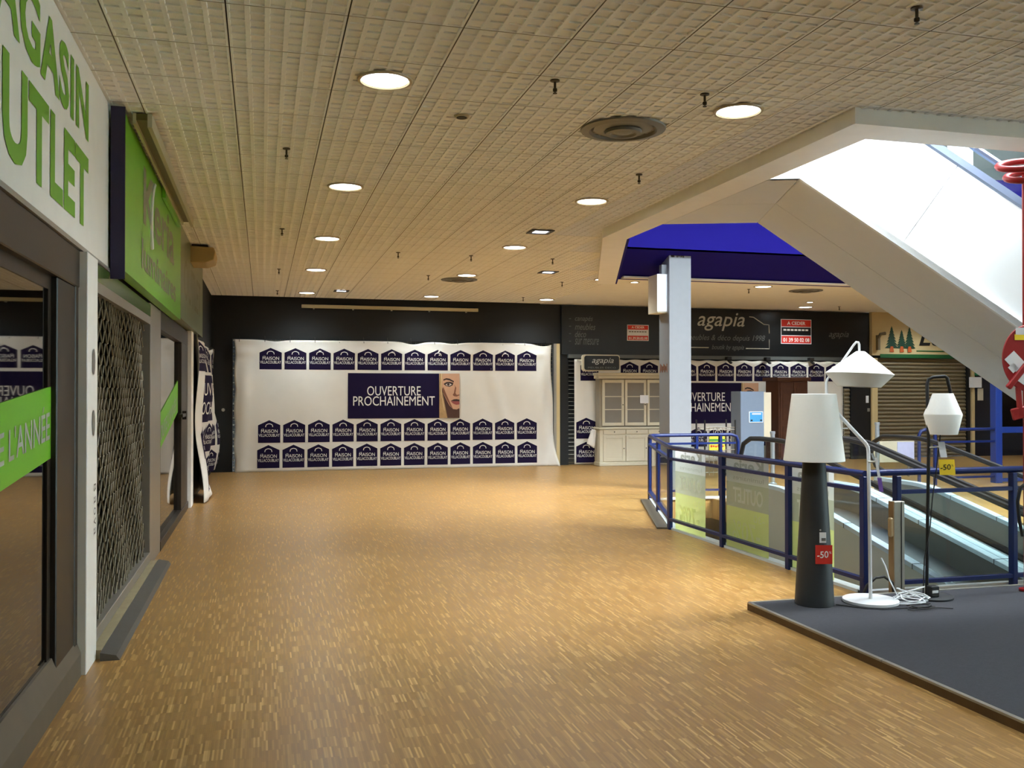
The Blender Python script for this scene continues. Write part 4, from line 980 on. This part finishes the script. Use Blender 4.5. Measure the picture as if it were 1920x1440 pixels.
def card(name, label, c, u0, u1, z0, z1, f, m, txt=None, tm=None, skew=0., parent=None):
    t = thing(name, label, 'price tag', fp(c, (u0+u1)/2, z0, f)) if parent is None else parent
    p = [fp(c, u0+skew, z0, f), fp(c, u1+skew, z0, f), fp(c, u1, z1, f), fp(c, u0, z1, f)]
    o = MB().prism(p, Vector((sin(YAW), cos(YAW), 0))*.002).build('card', m, t)
    if txt:
        q = fp(c, u0+.1*(u1-u0), z0+.3*(z1-z0), f-.002)
        text('lettering', txt, q, tuple(R0+Vector((0, 0, .06))), (0,0,1), (u1-u0)*.66, (z1-z0)*.36, tm, t, bold=.01)
        text('lettering', '%', fp(c, u0+.8*(u1-u0), z0+.55*(z1-z0), f-.002), tuple(R0), (0,0,1), (u1-u0)*.13, (z1-z0)*.12, tm, t)
    return t
t = card('price_tag', 'red price tag reading -50% hung on the dark cone lamp', C1, -.036, .086, .370, .505, -.135, M_redpaper, '-50', M_lettering)
card('', '', C1, -.003, .045, .52, .595, -.126, M_paper, parent=t)
MB().box(0, .03, 0, .002, 0, .02).build('barcode', M_smudge, t).matrix_basis = Matrix.Translation(fp(C1, .01, .535, -.130)) @ Matrix.Rotation(-YAW, 4, 'Z')
# lamp 2: white zigzag tube with hat shade
C2 = (4.33, 5.93)
l2 = thing('floor_lamp', 'white floor lamp with zigzag tube arm and wide hat-shaped shade', 'lamp', (C2[0], C2[1], ZP))
MB().lathe([(.193, 0), (.197, .004), (.197, .022), (.19, .026), (0, .027)], (C2[0], C2[1], ZP), 56).build('base', M_lampmetal, l2)
zig = [(0, .08), (-.002, .3), (-.006, .7), (-.012, 1.16), (-.016, 1.195), (-.03, 1.222), (-.06, 1.255), (-.27, 1.487), (-.30, 1.525), (-.314, 1.56), (-.314, 1.67), (-.306, 1.70), (-.287, 1.725), (-.228, 1.785), (-.112, 1.955), (-.096, 1.972), (-.082, 1.97), (-.076, 1.955), (-.075, 1.90)]
MB().tube([fp(C2, u, z, .02*min(1, max(0, -u*4))) for u, z in zig], [.0135]*8+[.0105]*3+[.0085]*8, 10).build('arm', M_lampmetal, l2)
SC = fp(C2, -.08, 0, 0)
sh2 = MB().lathe([(.0, .262), (.03, .262), (.034, .26), (.238, .10), (.241, .096), (.152, 0), (.149, .001), (.236, .096), (.03, .257)], (0, 0, 0), 48)
o = sh2.build('shade', M_lampwhite, l2); o.matrix_basis = Matrix.Translation((SC[0], SC[1], 1.641)) @ Matrix.Rotation(rad(2.6), 4, Vector((sin(YAW), cos(YAW), 0)))
MB().tube([fp(C2, -.24, 1.335), fp(C2, -.165, 1.335)], .004, 6).build('tension_rod', M_lampmetal, l2)
t = thing('price_tag', 'white and purple paper tag clipped to the zigzag lamp pole', 'price tag', fp(C2, .05, .93, -.03))
card('', '', C2, .025, .045, .97, 1.12, -.02, M_paper, skew=.025, parent=t)
card('', '', C2, .045, .075, .87, .975, -.02, mat('purple_paper', (120, 84, 170), .6, .2, 30), skew=.015, parent=t)
MB().tube([fp(C2, -.02, 1.09, -.015), fp(C2, .03, 1.09, -.02)], .008, 6).build('clip', mat('clear_plastic', (200, 196, 184), .3), t)
# lamp 3: black pole with white barrel shade
C3 = (4.865, 5.96)
l3 = thing('floor_lamp', 'black floor lamp with white faceted barrel shade', 'lamp', (C3[0], C3[1], ZP))
MB().lathe([(.165, 0), (.168, .004), (.168, .014), (.16, .017), (0, .018)], (C3[0], C3[1], ZP), 48).build('base', M_charcoal, l3)
MB().tube([fp(C3, -.02, .07), fp(C3, -.012, .6), fp(C3, .0, 1.2), fp(C3, .006, 1.66, .04), fp(C3, .018, 1.70, .04), fp(C3, .05, 1.716, .03), fp(C3, .125, 1.722), fp(C3, .14, 1.71), fp(C3, .168, 1.595)], .0125, 8).build('pole', M_rubber, l3)
S3 = fp(C3, .108, 0)
MB().lathe([(.072, .31), (.134, .155), (.136, .148), (.102, .0), (.099, .001), (.132, .15), (.07, .308), (.072, .31)], (S3[0], S3[1], 1.283), 40).build('shade', M_lampwhite, l3)
MB().tube([fp(C3, .09, 1.30), fp(C3, .05, 1.0, -.01), fp(C3, .02, .8, -.012), fp(C3, .0, .6, -.02), fp(C3, -.05, .35, -.03), fp(C3, -.07, .07, -.05)], .0045, 6).build('flex', M_rubber, l3)
t = card('price_tag', 'yellow price tag reading -50 hung on the black lamp', C3, .066, .184, .978, 1.095, -.02, M_yellow, '-50', M_rubber, skew=.008)
card('', '', C3, .06, .11, 1.11, 1.228, -.02, M_paper, skew=.02, parent=t)
MB().tube([fp(C3, 0, 1.185, -.012), fp(C3, .065, 1.19, -.02)], .006, 6).build('clip', bpy.data.materials['clear_plastic'], t)
# cables heaped at the lamp feet
def coil(seed, c, r, n, zmax, sq=.55):
    random.seed(seed); P = []
    for i in range(n*14):
        a = i/14*2*pi; rr = r*(.75+.35*random.random()*sin(i*.37)); P.append((c[0]+rr*cos(a)+.03*sin(i*.13), c[1]+rr*sq*sin(a)+.02*cos(i*.11), ZP+.012+zmax*(.5+.5*sin(i*.21+seed))*abs(sin(i*.17))))
    return P
q = fp(C2, .28, 0, -.02)
wc = coil(3, q, .16, 5, .13)+[fp(C2, .2, .10), fp(C2, .14, .22), fp(C2, .11, .32), fp(C2, .08, .38)]
tag(MB().tube(wc, .0048, 6).build('power_cable', M_lampmetal), 'tangled white lamp cable between the white and black lamp', 'cable')
q = fp(C2, .27, 0, -.23)
bc = [fp(C1, .14, ZP+.006, -.05), fp(C1, .3, ZP+.006, -.16), fp(C1, .42, ZP+.006, -.2)]+coil(8, q, .12, 3, .03, .4)+[fp(C2, .42, ZP+.01, -.22), fp(C2, .49, ZP+.012, -.25)]
tag(MB().tube(bc, .0042, 6).build('power_cable', M_rubber), 'thin black lamp cable trailing across the platform edge of the lamps', 'cable')
ad = thing('power_adaptor', 'black plug adaptor on the platform at the black lamp foot', 'adaptor', fp(C3, -.0, ZP, -.02)); 
qq = fp(C3, .0, ZP+.04, -.06); MB().box(qq[0]-.035, qq[0]+.035, qq[1]-.03, qq[1]+.03, ZP+.018, ZP+.10).build('body', M_rubber, ad, bevel=.006); MB().box(qq[0]-.03, qq[0]+.02, qq[1]-.034, qq[1]-.03, ZP+.05, ZP+.068).build('label', M_paper, ad)
b = MB(); b.tube([(4.50, 6.26, .02), (4.53, 6.25, .10), (4.60, 6.24, .16), (4.68, 6.24, .165), (4.74, 6.22, .12), (4.75, 6.22, .01)], .011, 8); b.tube([(4.36, 6.30, .012), (4.45, 6.28, .014), (4.70, 6.26, .012)], .012, 6); tag(b.build('power_cable', M_rubber), 'thick black cable looping up by the low gate post', 'cable')

# ------------------------------------------------------------------ round red sign on a pole at the right edge
CR = (5.72, 5.95); dR = CR[0]*sin(YAW)+CR[1]*cos(YAW)
rs = thing('round_sign', 'round red disc with white stickers on a red pole at right edge', 'sign', (CR[0], CR[1], ZP))
xc = (CR[0]*cos(YAW)-CR[1]*sin(YAW))       # lateral position of the pole
def lat(px_): return (px_-960)*dR/FPX-xc
zc = lambda py: 1.6+(736-py)*dR/FPX
up_ = lat(1922)
MB().tube([fp(CR, up_, ZP+.02), fp(CR, up_, 3.30)], .016, 10).build('pole', M_red, rs)
MB().lathe([(.05, .005), (.05, .02), (.02, .03)], (fp(CR, up_, 0)[0], fp(CR, up_, 0)[1], ZP), 32).build('foot', M_red, rs)
dc = MB().lathe([(0, 0), (.21, 0), (.215, .006), (.21, .012), (0, .012)], n=48).build('disc', M_red, rs)
Cd = fp(CR, lat(1926), zc(672), -.03); dc.matrix_basis = Matrix.Translation(Cd) @ Matrix.Rotation(-YAW, 4, 'Z') @ Matrix.Rotation(pi/2, 4, 'X') @ Matrix.Diagonal((1, 1.22, 1, 1))
def patch(u, z, w, h, ang, m):
    o_ = MB().box(-w/2, w/2, -.001, .001, -h/2, h/2).build('sticker', m, rs); o_.matrix_basis = Matrix.Translation(fp(CR, u, z, -.048)) @ Matrix.Rotation(-YAW, 4, 'Z') @ Matrix.Rotation(ang, 4, 'Y')
patch(lat(1897), zc(678), .10, .13, -.75, M_paper); patch(lat(1894), zc(690), .06, .06, -.75, M_paper); patch(lat(1914), zc(705), .08, .12, .6, M_paper)
patch(lat(1912), zc(622), .11, .055, 0, M_paper); patch(lat(1911), zc(633), .12, .045, 0, M_yellow)
b = MB(); b.bar(fp(CR, lat(1882), zc(728), -.06), fp(CR, lat(1930), zc(668), -.06), .03, .045); b.build('bar', M_red, rs, bevel=.008)
b = MB(); b.bar(fp(CR, lat(1905), zc(725), -.03), fp(CR, lat(1909), zc(780), -.03), .03, .04); b.bar(fp(CR, lat(1893), zc(778), -.03), fp(CR, lat(1925), zc(770), -.03), .03, .09); b.build('bracket', M_red, rs, bevel=.008)
for k, (xl, yy_) in enumerate(((1874, 313), (1889, 334))):
    tb = MB().tube([fp(CR, lat(xl)+.17+.17*cos(a), zc(yy_-4)+.045*sin(a)+.02*cos(a), .08*sin(a)) for a in [i*2*pi/24 for i in range(25)]], .026, 10, cap=False); tb.build('ring', M_red, rs)
MB().tube([fp(CR, lat(1925), zc(905)), fp(CR, lat(1912), zc(915)), fp(CR, lat(1907), zc(940)), fp(CR, lat(1910), zc(975)), fp(CR, lat(1916), zc(1005))], .014, 8).build('black_hose', M_rubber, rs)

# ------------------------------------------------------------------ blue rail and glazed frame beyond the walkways
r3 = thing('railing', 'short blue railing with rounded end beyond the moving walkways', 'railing', (11.7, 13.62, 0))
MB().tube([(10.92, 13.62, .02), (10.92, 13.62, .86), (10.96, 13.62, .93), (11.04, 13.62, ZT), (12.475, 13.62, ZT)], .03, 10).build('hand_rail', M_blue, r3)
for z in (.74, .12): MB().bar((11.25, 13.62, z), (12.475, 13.62, z), .04, .035).build('lower_rail', M_blue, r3)
MB().box(11.22, 11.27, 13.6, 13.64, 0, ZT).build('post', M_blue, r3)
M_brightblue = mat('bright_blue_frame', (28, 52, 122), .35, .06, 15)
bf = thing('glass_partition', 'bright blue steel frame with dark glass right of the railing', 'partition', (13.2, 13.65, 0))
MB().box(12.48, 12.62, 13.58, 13.72, 0, 3.1).build('post', M_brightblue, bf, bevel=.006)
for z0_, z1_ in ((.88, .99), (.02, .08)): MB().box(12.62, 15.2, 13.60, 13.70, z0_, z1_).build('cross_bar', M_brightblue, bf, bevel=.006)
for z0_, z1_ in ((.99, 3.0),): MB().box(12.62, 15.2, 13.64, 13.66, z0_, z1_).build('pane', glass('dark_blue_glass', (60, 70, 96), 1.5), bf)
MB().box(15.2, 15.34, 13.58, 13.72, 0, 3.1).build('post', M_brightblue, bf, bevel=.006)

# ------------------------------------------------------------------ ceiling fixtures
M_lamp = mat('downlight_glow', (255, 240, 210), .5, 0, emit=LAMP_COL, estr=LAMP)
M_cool = mat('cool_led_glow', (230, 235, 255), .5, 0, emit=(.78, .84, 1.0), estr=LAMP*.8)
M_ring = mat('downlight_ring', (176, 158, 124), .4, .05, 20)
def proto(parts):
    return [(nm, b_.mesh(nm, m_)) for nm, b_, m_ in parts]
LD = bpy.data.lights.new('downlight_beam', 'SPOT'); LD.energy = LAMP_W; LD.color = LAMP_COL; LD.spot_size = rad(150); LD.spot_blend = 1.0; LD.shadow_soft_size = .12
def place(name, label, cat, loc, pr, group=None):
    t = thing(name, label, cat, loc, group)
    if name == 'downlight':
        lo = bpy.data.objects.new('beam', LD); COL.objects.link(lo); lo.parent = t; lo.location = (0, 0, -.02)
    for nm, me_ in pr:
        o_ = bpy.data.objects.new(nm, me_); COL.objects.link(o_); o_.parent = t
    return t
P_down = proto([('glow_disc', MB().lathe([(0, -.004), (.14, -.004), (.145, 0), (0, .001)], n=32), M_lamp), ('trim_ring', MB().lathe([(.145, -.002), (.152, -.012), (.168, -.010), (.172, 0), (.145, .001)], n=32), M_ring)])
DL = [(.73, 5.75, 'left row, nearest to the green sign'), (.75, 8.83, 'second of the left row from the front'), (.785, 11.87, 'third of the left row from the front'), (.815, 14.95, 'fourth of the left row from the front'), (.83, 18.45, 'last of the left row, close to the black far wall'),
      (3.16, 5.75, 'nearest to the corner of the ceiling opening'), (3.22, 8.86, 'second of the middle row, left of the opening frame'), (3.25, 11.95, 'third of the middle row, below a square cool lamp'), (3.26, 15.0, 'fourth of the middle row, above a grey air vent'), (3.29, 18.5, 'last of the middle row, over the middle of the long banner'),
      (5.72, 18.5, 'above the right end of the long banner'), (5.65, 14.95, 'beside the far corner of the opening frame'), (8.85, 15.2, 'just beyond the blue soffit, right of the column'), (11.9, 18.6, 'over the large red and black poster')]
for x, y, s_ in DL: place('downlight', 'round warm downlight, '+s_, 'downlight', (x, y, H), P_down, 'round warm downlights')
for x, y, s_ in ((3.16, 2.7, 'middle row, overhead out of the picture'), (5.7, 2.7, 'right row, overhead out of the picture'), (5.9, 4.1, 'added over the platform as unseen fill'), (15.2, 18.3, 'over the fir tree sign behind the escalator'), (17.6, 17.0, 'over the blue glass front'), (12.0, 15.3, 'beyond the blue soffit behind the escalator')):  # the one over the platform is an added fill lamp
    place('downlight', 'round warm downlight, '+s_, 'downlight', (x, y, H), P_down, 'round warm downlights')
P_sq = proto([('glow_panel', MB().box(-.085, .085, -.085, .085, -.004, 0), M_cool), ('frame', (lambda b_: (b_.box(-.14, .14, -.14, -.09, -.012, 0), b_.box(-.14, .14, .09, .14, -.012, 0), b_.box(-.14, -.09, -.09, .09, -.012, 0), b_.box(.09, .14, -.09, .09, -.012, 0), b_)[-1])(MB()), M_charcoal)])
for x, y, s_ in ((3.23, 10.7, 'square cool white spot in the ceiling, nearest of the three'), (4.44, 14.27, 'square cool white spot in the ceiling right of the air vent'), (1.45, 17.93, 'square cool white spot in the ceiling near the beige batten')): place('square_spot', s_, 'downlight', (x, y, H), P_sq, 'square cool spots')
P_sm = proto([('glow_disc', MB().lathe([(0, -.004), (.06, -.004), (.065, 0)], n=20), M_lamp), ('trim_ring', MB().lathe([(.065, 0), (.07, -.008), (.09, -.006), (.092, 0)], n=20), M_ring)])
place('small_spot', 'small round spot in the ceiling above the large red poster', 'downlight', (11.37, 17.6, H), P_sm)
place('small_spot', 'small round spot in the ceiling just left of the column box', 'downlight', (6.32, 15.2, H), P_sm)
P_vent = proto([('outer_ring', MB().lathe([(.235, .002), (.25, -.02), (.31, -.012), (.315, 0)], n=40), M_duct),
                ('inner_cone', MB().lathe([(.0, -.035), (.05, -.034), (.075, -.022), (.10, -.02), (.235, .003)], n=40), mat('grey_vent_cone', (126, 124, 116), .5, .1, 12, metal=.2)),
                ('inner_ring', MB().lathe([(.085, -.026), (.10, -.04), (.13, -.038), (.14, -.02)], n=40), M_duct)])  # raised ring in the duct metal around the cone centre
for x, y, s_ in ((2.56, 6.37, 'large round grey air vent in the ceiling near the opening'), (3.26, 15.62, 'round grey air vent in the ceiling over the long banner'), (9.99, 15.6, 'round grey air vent in the ceiling beyond the blue soffit')): place('air_vent', s_, 'vent', (x, y, H), P_vent, 'round ceiling air vents')
P_det = proto([('ring', MB().lathe([(.03, -.012), (.045, -.014), (.055, 0)], n=24), M_ring), ('hole', MB().lathe([(0, -.017), (.036, -.0165), (.038, -.012)], n=20), M_rubber)])
place('ceiling_socket', 'small round dark hole with ring in ceiling near the front vent', 'fitting', (1.345, 6.36, H), P_det)
P_spr = proto([('rose', MB().lathe([(.0, 0), (.03, -.001), (.03, -.008), (.014, -.012)], n=14), M_brass), ('stem', MB().lathe([(.008, -.005), (.008, -.05), (.014, -.055), (.014, -.07), (.006, -.075)], n=10), M_brass), ('deflector', MB().lathe([(0, -.080), (.013, -.081), (.013, -.085), (0, -.086)], n=12), M_brass)])
SP = [(3.18, 3.97, 'at the top right, nearest of all'), (1.75, 5.48, 'left of the front air vent'), (2.77, 5.48, 'between front air vent and nearest right downlight'), (.18, 7.57, 'right of the lime green sign'), (3.23, 7.66, 'left of the white opening frame'), (.22, 11.3, 'left of the third left downlight'), (.245, 15.0, 'left of the fourth left downlight'), (1.81, 12.8, 'midway between left and middle downlight rows'), (2.85, 12.83, 'just below the third middle downlight'), (2.65, 15.2, 'left of the far air vent'), (.27, 18.2, 'left of the last left downlight'), (4.06, 12.83, 'between the two square cool spots'), (5.08, 15.5, 'right of the square spot near the opening'), (5.13, 18.2, 'near the black wall right of centre'), (8.81, 15.65, 'below the downlight beyond the blue soffit'), (12.57, 18.3, 'right of the downlight over the red poster')]
for x, y, s_ in SP: place('sprinkler', 'small brass ceiling sprinkler '+s_, 'sprinkler', (x, y, H), P_spr, 'ceiling sprinklers')
